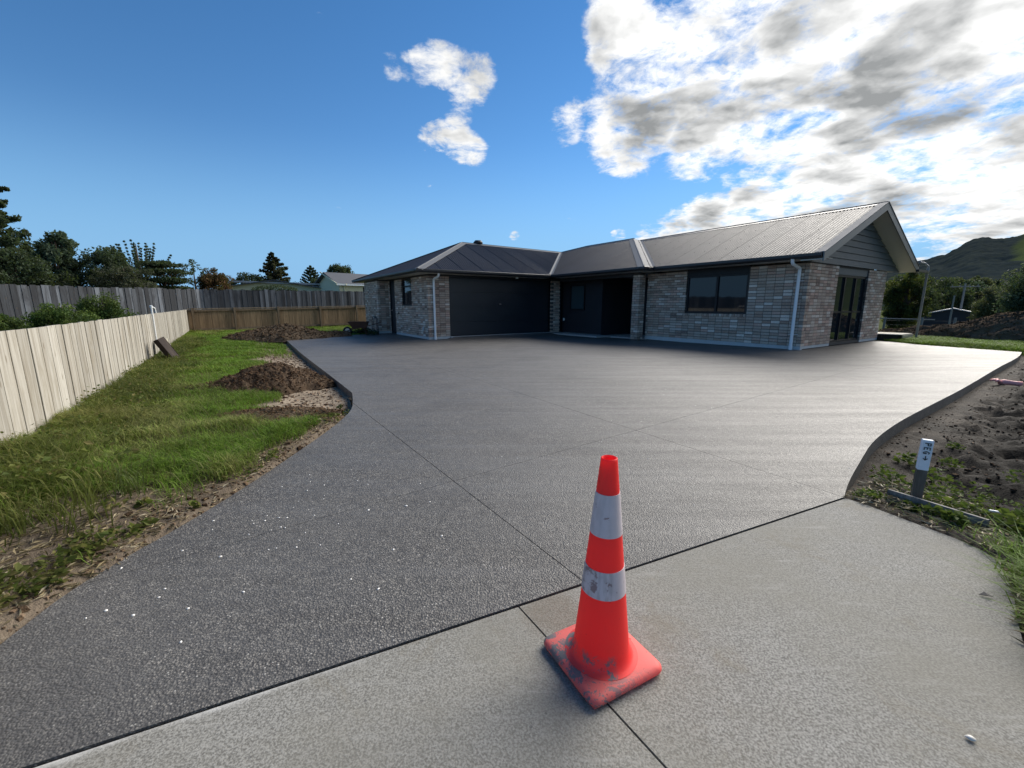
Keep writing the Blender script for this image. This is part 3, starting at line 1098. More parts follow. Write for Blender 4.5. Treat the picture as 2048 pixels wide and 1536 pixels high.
wall('u', 12.95, 1, 15.40, 15.75, -.02, 2.36, [], corner=(0, None), inset=(.14, 0))
# porch post: four brick faces round one core
for ax, fc, sg, a0_, a1_, cn in (('u', 12.5, -1, 10.45, 10.76, (0, 1)), ('u', 12.81, 1, 10.45, 10.76, (1, 0)), ('v', 10.45, -1, 12.5, 12.81, (1, 0)), ('v', 10.76, 1, 12.5, 12.81, (0, 1))):
    n = int((2.36 + .02) / BP)
    for i in range(n):
        lo, hi = a0_, a1_
        if i % 2 == cn[0]: lo += .122
        if i % 2 == cn[1]: hi -= .122
        for b0, b1 in ((lo, hi),) if hi - lo < .235 else ((lo, lo + .15), (lo + .16, hi)):
            BRICKS.append(dict(axis=ax, face=fc, sgn=sg, a=b0, b=b1, z=-.03 + i * BP, d=rng.uniform(-.002, .003), tint=tuple(np.array(PAL[rng.choice(len(PAL), p=WTS)]) * rng.uniform(.85, 1.15))))
post = MB().box(10.46, 10.75, 12.51, 12.80, -.15, 2.36).build('porch_post', M['mortar'], house)


def brick_shape(mb, b, local=False):
    L = b['b'] - b['a']
    c = .004
    face, s = b['face'] + b['sgn'] * b['d'], b['sgn']
    dep = .112
    def q(a, off, z):
        o = face - s * off
        return P(a, o, z) if b['axis'] == 'u' else P(o, a, z)
    z0, z1 = b['z'], b['z'] + BH
    A, B = b['a'], b['b']
    f = [q(A + c, 0, z0 + c), q(B - c, 0, z0 + c), q(B - c, 0, z1 - c), q(A + c, 0, z1 - c)]
    e = [q(A, c, z0), q(B, c, z0), q(B, c, z1), q(A, c, z1)]
    k = [q(A, dep, z0), q(B, dep, z0), q(B, dep, z1), q(A, dep, z1)]
    fs = [(0, 1, 2, 3)] + [(i, (i + 1) % 4, 4 + (i + 1) % 4, 4 + i) for i in range(4)] + [(4 + i, 4 + (i + 1) % 4, 8 + (i + 1) % 4, 8 + i) for i in range(4)]
    mb.add(f + e + k, fs, b['tint'])


def brick_size(b):
    m = (b['a'] + b['b']) / 2
    c = P(m, b['face'], b['z']) if b['axis'] == 'u' else P(b['face'], m, b['z'])
    nrm = (V if b['axis'] == 'u' else U) * b['sgn']
    view = np.array([0, 0, EYE]) - c
    d = np.linalg.norm(view)
    if nrm @ view <= 0:
        return 0
    return (b['b'] - b['a']) * abs(nrm @ view) / d / d


BRICKS.sort(key=brick_size, reverse=True)
shared = {}
for b in BRICKS[:300]:
    full = abs((b['b'] - b['a']) - .23) < .004
    m = (b['a'] + b['b']) / 2
    c = P(m, b['face'], b['z']) if b['axis'] == 'u' else P(b['face'], m, b['z'])
    key = (b['axis'], b['sgn'], int(rng.integers(0, 12))) if full else None
    if key in shared:
        inst('brick', shared[key], house, c)
        continue
    mb = MB()
    bb = dict(b)
    bb['d'] = 0 if full else b['d']
    brick_shape(mb, bb)
    o = mb.build('brick', M['brick'], house, origin=c)
    if key is not None:
        shared[key] = o.data
mb = MB()
for b in BRICKS[300:]:
    brick_shape(mb, b)
o = mb.build('brickwork', M['brick'], house)
tag(o, kind='stuff')


def tint_attr_white(): pass


# brick-on-edge sills
def sill_bricks(u0, u1, vface, z):
    n = int((u1 - u0) / .083)
    for i in range(n):
        a = u0 + i * (u1 - u0) / n
        tint = tuple(np.array(PAL[rng.choice(len(PAL), p=WTS)]) * rng.uniform(.9, 1.1))
        mb = MB()
        mb.hexa([P(a, vface - .028, z - .095), P(a, vface + .1, z - .075), P(a + .073, vface + .1, z - .075), P(a + .073, vface - .028, z - .095),
                 P(a, vface - .028, z - .018), P(a, vface + .1, z), P(a + .073, vface + .1, z), P(a + .073, vface - .028, z - .018)], tint)
        mb.build('sill_brick', M['brick'], house)


sill_bricks(WIN[0] - .03, WIN[1] + .03, 13.0, WIN[2])
sill_bricks(SWIN[0] - .02, SWIN[1] + .02, 6.45, SWIN[2])


def window_unit(name, axis, face, sgn, a0, a1, z0, z1, mull=(), rails=(), fw=.055, head=None, parent=house, label=None, depth=.05, glass='glass'):
    """frame recessed behind the brick face with bars, a pane in each light and an optional head panel"""
    def bx(mb, p0, p1, d0, d1, q0, q1):
        lo, hi = sorted((face - sgn * d0, face - sgn * d1))
        if axis == 'u': mb.box(p0, p1, lo, hi, q0, q1)
        else: mb.box(lo, hi, p0, p1, q0, q1)
    mb = MB()
    zt = head if head else z1
    bx(mb, a0, a0 + fw, depth, depth + .07, z0, zt)
    bx(mb, a1 - fw, a1, depth, depth + .07, z0, zt)
    bx(mb, a0 + fw, a1 - fw, depth + .002, depth + .068, z0, z0 + fw)
    bx(mb, a0 + fw, a1 - fw, depth + .002, depth + .068, zt - fw, zt)
    fr = mb.build(name, M['alu'], parent)
    for m_ in mull:
        mm = MB()
        bx(mm, m_ - .035, m_ + .035, depth - .006, depth + .066, z0 + fw, zt - fw)
        mm.build('mullion', M['alu'], fr)
    edges = [a0 + fw] + [x for m_ in mull for x in (m_ - .035, m_ + .035)] + [a1 - fw]
    for i in range(0, len(edges), 2):
        zs = [z0 + fw] + [x for r in rails for x in (r - .025, r + .025)] + [zt - fw]
        for r in rails:
            mm = MB()
            bx(mm, edges[i], edges[i + 1], depth + .004, depth + .06, r - .025, r + .025)
            mm.build('rail', M['alu'], fr)
        for j in range(0, len(zs), 2):
            # inner sash bead then pane
            mm = MB()
            bx(mm, edges[i], edges[i + 1], depth + .036, depth + .044, zs[j], zs[j + 1])
            mm.build('pane', M[glass], fr)
    if head and z1 - head > .01:
        mm = MB()
        bx(mm, a0, a1, depth - .02, depth + .07, head + .003, z1)
        mm.build('head_panel', M['alu'] if axis == 'u' else M['clad_grey'], fr)
    return fr


window_unit('window', 'u', 13.0, -1, WIN[0], WIN[1], WIN[2], WIN[3], mull=(7.83,), fw=.06, head=2.16)
window_unit('window', 'u', 6.45, -1, SWIN[0], SWIN[1], SWIN[2], SWIN[3], rails=(2.0,), fw=.06)
window_unit('glazed_door', 'v', 5.25, -1, GDOOR[0], GDOOR[1], GDOOR[2], GDOOR[3], mull=(15.62, 16.45), rails=(1.01,), fw=.06, head=2.10, depth=.06)
# pale liners behind the dark glass are rooms: a floor and back wall so that the house is closed
mb = MB()
mb.box(5.55, 10.2, 13.35, 18.6, 2.40, 2.46)
mb.build('ceiling', M['soffit'], house)
mb = MB()
mb.box(15.74, 15.80, 6.65, 13.6, -.1, 2.375)
mb.box(15.80, 22.2, 6.60, 18.6, 2.40, 2.46)
mb.box(10.6, 15.79, 13.45, 18.6, 2.40, 2.46)
mb.box(13.2, 15.7, 15.22, 15.3, -.1, 2.37)
mb.build('inner_wall', M['clad_dark'], house)
# back walls closing the building
mb = MB()
mb.box(5.40, 22.4, 18.72, 18.84, -.1, 2.36)
mb.box(22.3, 22.42, 6.1, 18.7, -.1, 2.36)
mb.box(10.5, 10.62, 15.0, 18.7, -.1, 2.36)
mb.build('rear_wall', M['mortar'], house)

# side door
sd = MB().box(SDOOR[0] + .05, SDOOR[1] - .05, 6.52, 6.56, SDOOR[2] + .03, SDOOR[3] - .05).build('side_door', M['clad_dark'], house)
m = MB()
m.box(SDOOR[0], SDOOR[0] + .05, 6.48, 6.58, SDOOR[2], SDOOR[3])
m.box(SDOOR[1] - .05, SDOOR[1], 6.48, 6.58, SDOOR[2], SDOOR[3])
m.box(SDOOR[0] + .05, SDOOR[1] - .05, 6.482, 6.578, SDOOR[3] - .05, SDOOR[3])
m.build('door_frame', M['alu'], sd)
m = MB()
m.tube([P(19.90, 6.50, .98), P(19.80, 6.47, .98)], .012, 8)
m.tube([P(19.90, 6.53, .98), P(19.90, 6.47, .98)], .02, 8)
m.build('handle', M['steel'], sd)
# hose tap and small vent on the garage side wall
m = MB()
m.tube([P(18.75, 6.45, .85), P(18.75, 6.38, .85), P(18.75, 6.36, .80)], .02, 8)
m.tube([P(18.70, 6.40, .90), P(18.80, 6.40, .90)], .015, 6)
m.build('garden_tap', M['rubber'], house)
m = MB().box(15.9, 16.0, 6.405, 6.44, .22, .36)
m.build('meter_box', M['plinth'], house)

# garage door: four dark sections
gd = MB().box(15.66, 15.70, 7.35, 12.45, -.02, 2.30).build('garage_door', M['door'], house)
zs = [.0, .55, 1.15, 1.73, 2.30]
for i in range(4):
    MB().bbox(15.615, 15.665, 7.36, 12.44, zs[i] + .004, zs[i + 1] - .004, .008).build('door_panel', M['door'], gd)
m = MB()
m.tube([P(15.62, 9.78, 1.255), P(15.58, 9.78, 1.255)], .022, 10)
m.tube([P(15.585, 9.72, 1.255), P(15.585, 9.84, 1.255)], .012, 8)
m.build('handle', M['steel'], gd)
MB().box(15.36, 15.75, 7.36, 12.44, -.10, -.018).build('threshold', M['plinth'], house)
MB().box(15.46, 15.70, 7.35, 12.45, 2.30, 2.37).build('door_lintel', M['dark_trim'], house)
MB().bbox(14.98, 15.05, 10.22, 10.30, 2.30, 2.375, .006).build('eave_sensor', M['soffit'], house)

# recessed entry: dark boarded walls, window, slab
ent = MB().box(13.02, 15.6, 13.26, 13.40, -.06, 2.36).build('entry_wall', M['clad_dark'], house)
m = MB().box(13.02, 13.14, 13.41, 15.2, -.06, 2.36)
ent2 = m.build('entry_wall', M['clad_dark'], house)
MB().box(10.62, 13.02, 15.05, 15.18, -.06, 2.36).build('entry_wall', M['clad_dark'], house)
for k in range(13):
    z0 = -.04 + k * .184
    if z0 + .18 > 2.37:
        break
    def brd(u0, u1):
        mm = MB()
        mm.hexa([P(u0, 13.234, z0), P(u0, 13.259, z0), P(u1, 13.259, z0), P(u1, 13.234, z0), P(u0, 13.250, z0 + .18), P(u0, 13.259, z0 + .18), P(u1, 13.259, z0 + .18), P(u1, 13.250, z0 + .18)])
        return mm
    if z0 + .18 < 1.0 or z0 > 2.1:
        brd(13.03, 15.55).build('weatherboard', M['clad_dark'], ent)
    else:
        brd(13.03, 14.02).build('weatherboard', M['clad_dark'], ent)
        brd(15.02, 15.55).build('weatherboard', M['clad_dark'], ent)
    mm = MB()
    mm.hexa([P(12.994, 13.27, z0), P(13.019, 13.27, z0), P(13.019, 15.1, z0), P(12.994, 15.1, z0), P(13.010, 13.27, z0 + .18), P(13.019, 13.27, z0 + .18), P(13.019, 15.1, z0 + .18), P(13.010, 15.1, z0 + .18)])
    mm.build('weatherboard', M['clad_dark'], ent2)
MB().box(12.985, 13.028, 13.225, 13.268, -.05, 2.36).build('corner_stop', M['clad_dark'], ent)
window_unit('window', 'u', 13.23, -1, 14.05, 15.0, 1.0, 2.1, fw=.05, depth=-.02, glass='sky_tinted')
m = MB().bbox(15.36, 15.42, 13.17, 13.23, .50, .62, .01)
m.build('outdoor_socket', M['white_pvc'], house)
fd = MB().bbox(11.2, 12.3, 15.0, 15.05, -.04, 2.1, .01).build('entry_door', M['door'], house)
MB().tube([P(11.35, 14.99, .7), P(11.35, 14.95, .8), P(11.35, 14.95, 1.3), P(11.35, 14.99, 1.4)], .012, 8).build('handle', M['steel'], fd)
MB().box(12.45, 15.36, 12.45, 13.23, -.19, -.035).build('porch_slab', M['slab'], house)
MB().box(10.62, 13.0, 13.25, 15.0, -.19, -.055).build('porch_slab', M['slab'], house)
MB().box(10.77, 14.9, 12.52, 12.68, 2.24, 2.375).build('porch_beam', M['dark_trim'], house)

# ---- gable end boards
gw = MB()
EV, RIDGE_V, PIT, EZ = 12.4, 16.15, .43, 2.50


def roofline(v):
    return EZ + PIT * (min(v, 2 * RIDGE_V - v) - EV)


def gable_under(v): return roofline(v) - .14


gw.add([P(5.24, 12.75, 2.37), P(5.24, 19.55, 2.37), P(5.24, RIDGE_V, gable_under(RIDGE_V) - .0), P(5.36, 12.75, 2.37), P(5.36, 19.55, 2.37), P(5.36, RIDGE_V, gable_under(RIDGE_V))],
       [(0, 1, 2), (5, 4, 3), (0, 3, 4, 1), (1, 4, 5, 2), (2, 5, 3, 0)])
gwo = gw.build('gable_wall', M['clad_grey'], house)
z0 = 2.345
bw = .186
k = 0
while True:
    za, zb = z0 + k * bw, z0 + (k + 1) * bw
    k += 1
    def lim(z):
        t = max(0.0, (z - (EZ - .16)) / PIT)
        return EV + t
    va0, va1 = max(12.42, lim(za)), max(12.42, lim(zb - .006))
    if va0 >= RIDGE_V - .05:
        break
    va1 = min(va1, RIDGE_V - .005)
    vb0, vb1 = 2 * RIDGE_V - va0, 2 * RIDGE_V - va1
    mm = MB()
    mm.hexa([P(5.196, va0, za), P(5.238, va0, za), P(5.238, vb0, za), P(5.196, vb0, za),
             P(5.222, va1, zb - .006), P(5.238, va1, zb - .006), P(5.238, vb1, zb - .006), P(5.222, vb1, zb - .006)])
    mm.build('weatherboard', M['clad_grey'], gwo)

# ---- roof
roof = bpy.data.objects.new('roof', None)
link(roof, house, P(11, 15, 2.5))
PITCH_C, AMP = .092, .014


def roof_plane(e0, along, up, poly, sheets=True, flip=False, res=6):
    """e0 = eave point (u, v, z); along, up = plan unit vectors (u, v); poly = [(a, b)] with b the plan run up the slope"""
    e0, along, up = np.array(e0, float), np.array(along, float), np.array(up, float)
    amin, amax = min(p_[0] for p_ in poly), max(p_[0] for p_ in poly)
    bmin, bmax = min(p_[1] for p_ in poly), max(p_[1] for p_ in poly)
    nrm2 = np.array([-PIT * up[0], -PIT * up[1], 1.0])
    nrm2 /= np.linalg.norm(nrm2)
    W = PITCH_C * 10 if sheets else (amax - amin) + .001
    x = amin
    while x < amax - 1e-6:
        x1 = min(x + W, amax)
        n = max(2, int(round((x1 - x) / PITCH_C * res)))
        bm = bmesh.new()
        rows = []
        for i in range(n + 1):
            a = x + (x1 - x) * i / n
            h = AMP * math.cos(2 * math.pi * a / PITCH_C) + .006 * (i / n)
            row = []
            for b in (bmin - .001, bmax + .001):
                row.append(bm.verts.new((a, b, h)))
            rows.append(row)
        for i in range(n):
            bm.faces.new((rows[i][0], rows[i + 1][0], rows[i + 1][1], rows[i][1]))
        m_ = len(poly)
        cx_ = sum(p_[0] for p_ in poly) / m_
        cy_ = sum(p_[1] for p_ in poly) / m_
        for i in range(m_):
            p0, p1 = Vector((*poly[i], 0)), Vector((*poly[(i + 1) % m_], 0))
            dd = (p1 - p0).normalized()
            nn = Vector((dd.y, -dd.x, 0))
            if (Vector((cx_, cy_, 0)) - p0).dot(nn) > 0:
                nn = -nn
            if bm.faces:
                bmesh.ops.bisect_plane(bm, geom=bm.verts[:] + bm.edges[:] + bm.faces[:], plane_co=p0, plane_no=nn, clear_outer=True)
        if len(bm.faces) > 0:
            bm.verts.index_update()
            mb = MB()
            pts = []
            for vv in bm.verts:
                a, b, h = vv.co
                pl_ = e0[:2] + along * a + up * b
                q = P(pl_[0], pl_[1], e0[2] + PIT * b) + (U * nrm2[0] + V * nrm2[1] + Z * nrm2[2]) * h
                pts.append(q)
            mb.add(pts, [tuple(v_.index for v_ in f.verts) for f in bm.faces])
            o = mb.build('roof_sheet', M['roof'], roof)
            stroke_smooth(o, 80)
            # upward normals
            me = o.data
            if len(me.polygons) and me.polygons[0].normal.z < 0:
                me.flip_normals()
        bm.free()
        x = x1


UEND, MEV = 9.85, 11.95
# gable wing, front slope
roof_plane((4.75, EV, EZ), (1, 0), (0, 1), [(0, 0), (UEND - 4.75, 0), (13.6 - 4.75, 3.75), (0, 3.75)])
# gable wing, back slope
roof_plane((4.75, 19.9, EZ), (1, 0), (0, -1), [(0, 0), (13.6 - 4.75 + .2, 0), (13.6 - 4.75 + .2, 3.75), (0, 3.75)], res=4)
# middle block: hip end, front slope, back slope, far hip
roof_plane((UEND, MEV, EZ), (0, 1), (1, 0), [(0, 0), (EV - MEV, 0), (16.15 - MEV, 3.75), (15.9 - MEV, 3.95)])
GU, GV = 14.85, 5.85
roof_plane((UEND, MEV, EZ), (1, 0), (0, 1), [(0, 0), (GU - UEND, 0), (GU + 3.51 - UEND, 3.51), (16.8 - UEND, 3.95), (3.95, 3.95)])
roof_plane((UEND, 19.85, EZ), (1, 0), (0, -1), [(3.6, 0), (24.0 - UEND, 0), (16.8 - UEND, 3.95), (3.95, 3.95)], res=4)
# garage wing: front slope, left hip end, back slope
roof_plane((GU, GV, EZ), (0, 1), (1, 0), [(0, 0), (MEV - GV, 0), (MEV + 3.51 - GV, 3.51), (9.55 - GV, 3.70)])
roof_plane((GU, GV, EZ), (1, 0), (0, 1), [(0, 0), (24.0 - GU, 0), (18.55 - GU, 3.70)])
mb = MB()
zA = EZ + PIT * 3.7
mb.add([P(24, GV, EZ), P(24, 19.85, EZ), P(16.8, 15.9, EZ + PIT * 3.95), P(18.36, 15.46, EZ + PIT * 3.51), P(18.55, 9.55, zA)], [(0, 1, 2, 3, 4)])
mb.build('roof_sheet', M['roof'], roof, fix=False)


def cap(name, p0, p1, w, mat, lift=.022, roll=True, wing=None):
    """ridge or hip capping: two wings lying on the slopes with a raised roll between"""
    p0, p1 = np.array(p0, float), np.array(p1, float)
    d = p1 - p0
    d /= np.linalg.norm(d)
    s = np.cross(d, Z)
    s /= np.linalg.norm(s)
    wl, wr = wing if wing else (PIT, PIT)
    prof = [(-w, -wl * w), (-.022, -wl * .022 + .004), (-.014, .018), (.014, .018), (.022, -wr * .022 + .004), (w, -wr * w)]
    if not roll:
        prof = [(-w, -wl * w), (0, 0), (w, -wr * w)]
    mb = MB()
    n = len(prof)
    pts = [q + s * o + Z * (h + lift) for q in (p0, p1) for o, h in prof] + [q + s * o + Z * (h + lift - .012) for q in (p0, p1) for o, h in prof]
    fs = []
    for i in range(n - 1):
        fs.append((i, i + 1, n + i + 1, n + i))
        fs.append((2 * n + i, 3 * n + i, 3 * n + i + 1, 2 * n + i + 1))
    fs += [(0, n, 3 * n, 2 * n), (n - 1, 3 * n - 1, 4 * n - 1, 2 * n - 1)]
    mb.add(pts, fs)
    return mb.build(name, mat, roof)


hp = PIT / math.sqrt(2)
cap('ridge_cap', P(4.72, RIDGE_V, EZ + PIT * 3.75), P(13.62, RIDGE_V, EZ + PIT * 3.75), .16, M['dark_trim'])
cap('ridge_cap', P(13.75, 15.9, EZ + PIT * 3.95), P(16.8, 15.9, EZ + PIT * 3.95), .16, M['dark_trim'])
cap('ridge_cap', P(18.55, 9.55, zA), P(18.36, 15.46, EZ + PIT * 3.51), .16, M['flash'])
cap('ridge_cap', P(16.8, 15.9, EZ + PIT * 3.95), P(18.36, 15.46, EZ + PIT * 3.51), .14, M['dark_trim'])
cap('hip_cap', P(GU - .02, GV - .02, EZ - .004), P(18.55, 9.55, zA), .20, M['flash'], wing=(hp, hp))
cap('hip_cap', P(UEND - .02, MEV - .02, EZ - .004), P(13.80, 15.9, EZ + PIT * 3.95), .20, M['flash'], wing=(hp, hp))
cap('hip_cap', P(18.55, 9.55, zA), P(24.02, GV - .02, EZ - .004), .14, M['dark_trim'], wing=(.1, .3))
# valleys
cap('valley_flashing', P(GU, MEV, EZ + .012), P(18.36, 15.46, EZ + PIT * 3.51 + .012), .085, M['flash'], lift=.012, roll=False, wing=(-hp, -hp))
cap('valley_flashing', P(UEND, EV, EZ + .012), P(13.6, 16.15, EZ + PIT * 3.75 + .012), .085, M['flash'], lift=.012, roll=False, wing=(-hp, -hp))
# barge flashing and barge boards on the gable
def barge(side):
    vv0, vv1 = (EV - .03, RIDGE_V) if side < 0 else (2 * RIDGE_V - EV + .03, RIDGE_V)
    za, zb = EZ - PIT * .03, EZ + PIT * 3.75
    m = MB()
    m.hexa([P(4.70, vv0, za + .012), P(4.93, vv0, za + .012), P(4.93, vv1, zb + .012), P(4.70, vv1, zb + .012), P(4.70, vv0, za + .034), P(4.93, vv0, za + .034), P(4.93, vv1, zb + .034), P(4.70, vv1, zb + .034)])
    m.build('barge_flashing', M['flash'], roof)
    m = MB()
    m.hexa([P(4.715, vv0, za - .20), P(4.745, vv0, za - .20), P(4.745, vv1, zb - .20), P(4.715, vv1, zb - .20), P(4.715, vv0, za + .010), P(4.745, vv0, za + .010), P(4.745, vv1, zb + .010), P(4.715, vv1, zb + .010)])
    m.build('barge_board', M['barge'], roof)
    m = MB()
    m.hexa([P(4.747, vv0, za - .155), P(5.235, vv0, za - .155), P(5.235, vv1, zb - .155), P(4.747, vv1, zb - .155), P(4.747, vv0, za - .135), P(5.235, vv0, za - .135), P(5.235, vv1, zb - .135), P(4.747, vv1, zb - .135)])
    m.build('raking_soffit', M['soffit'], roof)


barge(-1)
barge(1)
# roofing screws on the gable wing front slope
mb = MB()
for b in np.arange(.25, 3.6, .83):
    for a in np.arange(.2, 9.0, PITCH_C * 4):
        if a > 5.0 + b:
            continue
        u_, v_, z_ = 4.75 + a, EV + b, EZ + PIT * b + .016
        mb.box(u_ - .008, u_ + .008, v_ - .008, v_ + .008, z_ - .006, z_ + .006)
o = mb.build('roofing_screws', M['dark_trim'], roof)
tag(o, kind='stuff')
# whirlybird ventilator behind the garage ridge
m = MB()
c0 = P(18.62, 10.45, .05)
m.lathe([(.10, 3.80), (.10, 4.0), (.16, 4.02), (.205, 4.07), (.215, 4.12), (.19, 4.18), (.13, 4.22), (.05, 4.235), (0.001, 4.238)], c0, 20)
for k in range(16):
    t = 2 * math.pi * k / 16
    m.tube([c0 + np.array([.17 * math.cos(t), .17 * math.sin(t), 4.02]), c0 + np.array([.225 * math.cos(t + .12), .225 * math.sin(t + .12), 4.115]), c0 + np.array([.135 * math.cos(t + .25), .135 * math.sin(t + .25), 4.225])], .012, 4)
o = m.build('roof_vent', M['rubber'], roof)
stroke_smooth(o, 40)

# fascia, gutter and soffit: travel so that outward is on the right
EAVE = [(4.75, EV), (UEND, EV), (UEND, MEV), (GU, MEV), (GU, GV), (24.0, GV)]


def eave_strip(path, name, prof, mat):
    # outward side: the eaves face -v / -u; travelling +u the outward (-v) side is on the right in (u, v)
    return MB().sweep(prof, path).build(name, mat, roof)


eave_strip(EAVE, 'fascia', [(-.03, 2.375), (-.004, 2.375), (-.004, 2.505), (-.03, 2.505)], M['dark_trim'])
gut = eave_strip(EAVE, 'gutter', [(-.002, 2.385), (.07, 2.385), (.105, 2.40), (.118, 2.43), (.118, 2.492), (.108, 2.50), (.104, 2.492), (.104, 2.435), (.095, 2.412), (.06, 2.40), (-.002, 2.40)], M['dark_trim'])
mb = MB()
for (u0, u1, v0, v1) in [(4.76, 10.6, 12.42, 12.998), (9.86, 10.45, 11.96, 12.42), (10.45, 15.4, 11.96, 15.2), (14.86, 15.45, 5.86, 11.96), (15.45, 24.0, 5.86, 6.46)]:
    pass
mb.box(4.76, 9.86, 12.425, 12.995, 2.38, 2.392)
mb.box(9.86, 14.86, 11.98, 12.995, 2.38, 2.392)
mb.box(10.52, 15.44, 12.997, 15.2, 2.378, 2.390)
mb.box(14.88, 15.448, 5.88, 11.975, 2.38, 2.392)
mb.box(15.452, 23.9, 5.88, 6.50, 2.38, 2.392)
mb.build('soffit', M['soffit'], house)


def downpipe(pts, brackets, axis, face, sgn):
    m = MB()
    # round the elbows
    pts = [np.array(p, float) for p in pts]
    path = [pts[0]]
    for a, b, c in zip(pts[:-2], pts[1:-1], pts[2:]):
        r = .06
        d1, d2 = (a - b) / np.linalg.norm(a - b), (c - b) / np.linalg.norm(c - b)
        for t in (0, .33, .67, 1):
            path.append((1 - t) ** 2 * (b + d1 * r) + 2 * t * (1 - t) * b + t * t * (b + d2 * r))
    path.append(pts[-1])
    m.tube(path, .042, 14)
    e = pts[-1]
    m.tube([e + Z * .13, e + Z * .0], .050, 14)
    o = m.build('downpipe', M['white_pvc'], house)
    stroke_smooth(o, 50)
    for z in brackets:
        mm = MB()
        x, y = pts[-1][0], pts[-1][1]
        mm.tube([(x, y, z - .012), (x, y, z + .012)], .046, 14)
        q = pts[-1] * [1, 1, 0] + Z * z
        nrm = (V if axis == 'u' else U) * -sgn
        side = (U if axis == 'u' else V)
        mm.tube([q - side * .12 + nrm * .05, q + side * .12 + nrm * .05], .007, 5)
        mm.build('pipe_bracket', M['white_pvc'], o)
    return o


downpipe([P(5.42, 12.36, 2.40), P(5.42, 12.40, 2.27), P(5.46, 12.93, 2.19), P(5.46, 12.93, -.02)], (1.86, .42), 'u', 13.0, -1)
downpipe([P(14.90, 6.68, 2.40), P(14.92, 6.68, 2.27), P(15.38, 6.68, 2.19), P(15.38, 6.68, -.12)], (1.86, .42), 'v', 15.45, -1)

# ---- verandah at the far corner
m = MB()
m.box(4.46, 4.54, 18.9, 20.06, 2.29, 2.36)
m.build('verandah_beam', M['dark_trim'], house)
MB().box(4.47, 4.53, 19.98, 20.04, -.05, 2.268).build('verandah_post', M['grey_post'], house)
m = MB()
m.tube([P(4.62, 19.50, 2.64), P(4.55, 19.80, 2.60), P(4.50, 20.0, 2.50), P(4.50, 20.03, 2.37)], .035, 8)
m.build('verandah_rafter', M['shed_roof'], house)
m = MB()
m.hexa([P(5.2, 19.86, 2.45), P(12, 19.86, 2.45), P(12, 20.06, 2.38), P(5.2, 20.06, 2.38), P(5.2, 19.86, 2.47), P(12, 19.86, 2.47), P(12, 20.06, 2.40), P(5.2, 20.06, 2.40)])
m.build('verandah_roof', M['shed_roof'], house)

# ================================================================== DECK
deck = empty('timber_deck', P(6, 19.5, 0), 'low pale timber deck with a boarded front beside the gable end', 'deck')
for k in range(11):
    v0 = 18.90 + k * .105
    MB().bbox(4.62, 8.4, v0, v0 + .099, .215, .24, .003, tint=tuple(np.array([.72, .68, .60]) * rng.uniform(.9, 1.1))).build('deck_board', M['deck_wood'], deck)
for k in range(3):
    MB().bbox(4.585, 4.612, 18.90, 20.06, -.06 + k * .095, .022 + k * .095, .004, tint=(.58, .50, .37)).build('fascia_board', M['deck_wood'], deck)
MB().box(4.70, 8.3, 18.95, 20.0, -.1, .20, tint=(.04, .035, .03)).build('joists', M['sleeper'], deck)

# ================================================================== FENCES
def paling_mesh(name, w, h, t, tint, mat, wav=0.0):
    m = MB()
    m.bbox(-w / 2, w / 2, 0, t, 0, h, .003, tint=tint, fr=lambda a, b, z: np.array([a, b, z]))
    if wav:
        for i, p_ in enumerate(m.v):
            m.v[i] = (p_[0], p_[1], p_[2] + (random.uniform(-wav, wav) if p_[2] > h * .9 else 0))
    v = np.array(m.v)
    flat = [i for f in m.f for i in f]
    me = np_mesh(name, v, flat, [len(f) for f in m.f], mat, np.array(m.t))
    bm = bmesh.new(); bm.from_mesh(me); bmesh.ops.recalc_face_normals(bm, faces=bm.faces); bm.to_mesh(me); bm.free()
    return me


# pale fence on the left, face at v = -1.57
pale = empty('paling_fence', P(14, -1.57, 0), 'low pale weathered timber paling fence running along the lawn', 'fence')
pm = [paling_mesh('paling', w, 1.0, .02, tuple(np.array([.46, .44, .39]) * k), M['pale_wood'], .0) for w, k in ((.268, 1.0), (.269, .92), (.267, 1.06), (.268, .86), (.269, .96), (.267, 1.10), (.198, 1.0), (.199, .90), (.197, 1.06), (.198, .84), (.199, .96), (.197, 1.1))]
u_ = 1.2
i = 0
while u_ < 26.0:
    w = .27 if rng.uniform() < .7 else .20
    o = inst('paling', pm[int(rng.integers(0, 6)) + (0 if w > .25 else 6)], pale, P(u_ + w / 2, -1.57 - rng.uniform(0.0, .006) - .004 * (i % 2), .0 + rng.uniform(-.006, .006)))
    # local x along U, local y pointing away from the lawn
    o.rotation_euler = (0, R(rng.uniform(-.25, .25)), math.atan2(U[1], U[0]))
    u_ += w * rng.uniform(.995, 1.012)
    i += 1
MB().box(1.1, 26.1, -1.66, -1.615, .2, .29, tint=(.35, .30, .22)).build('rail', M['brown_wood'], pale)
MB().box(1.1, 26.1, -1.66, -1.615, .75, .84, tint=(.35, .30, .22)).build('rail', M['brown_wood'], pale)
for uu_ in np.arange(2, 26, 2.4):
    MB().box(uu_, uu_ + .1, -1.76, -1.662, -.2, .95, tint=(.3, .25, .19)).build('post', M['brown_wood'], pale)

# brown fence across the back
BA, BB = np.array([-15.70, 20.72]), np.array([-9.0, 28.07])
bd = (BB - BA) / np.linalg.norm(BB - BA)
bn = np.array([bd[1], -bd[0]])            # towards the lawn
BL = float(np.linalg.norm(BB - BA))


def BF(a, b, z):
    q = BA + bd * a + bn * b
    return np.array([q[0], q[1], z])


def brown_top(a): return 1.03 + .15 * a / BL


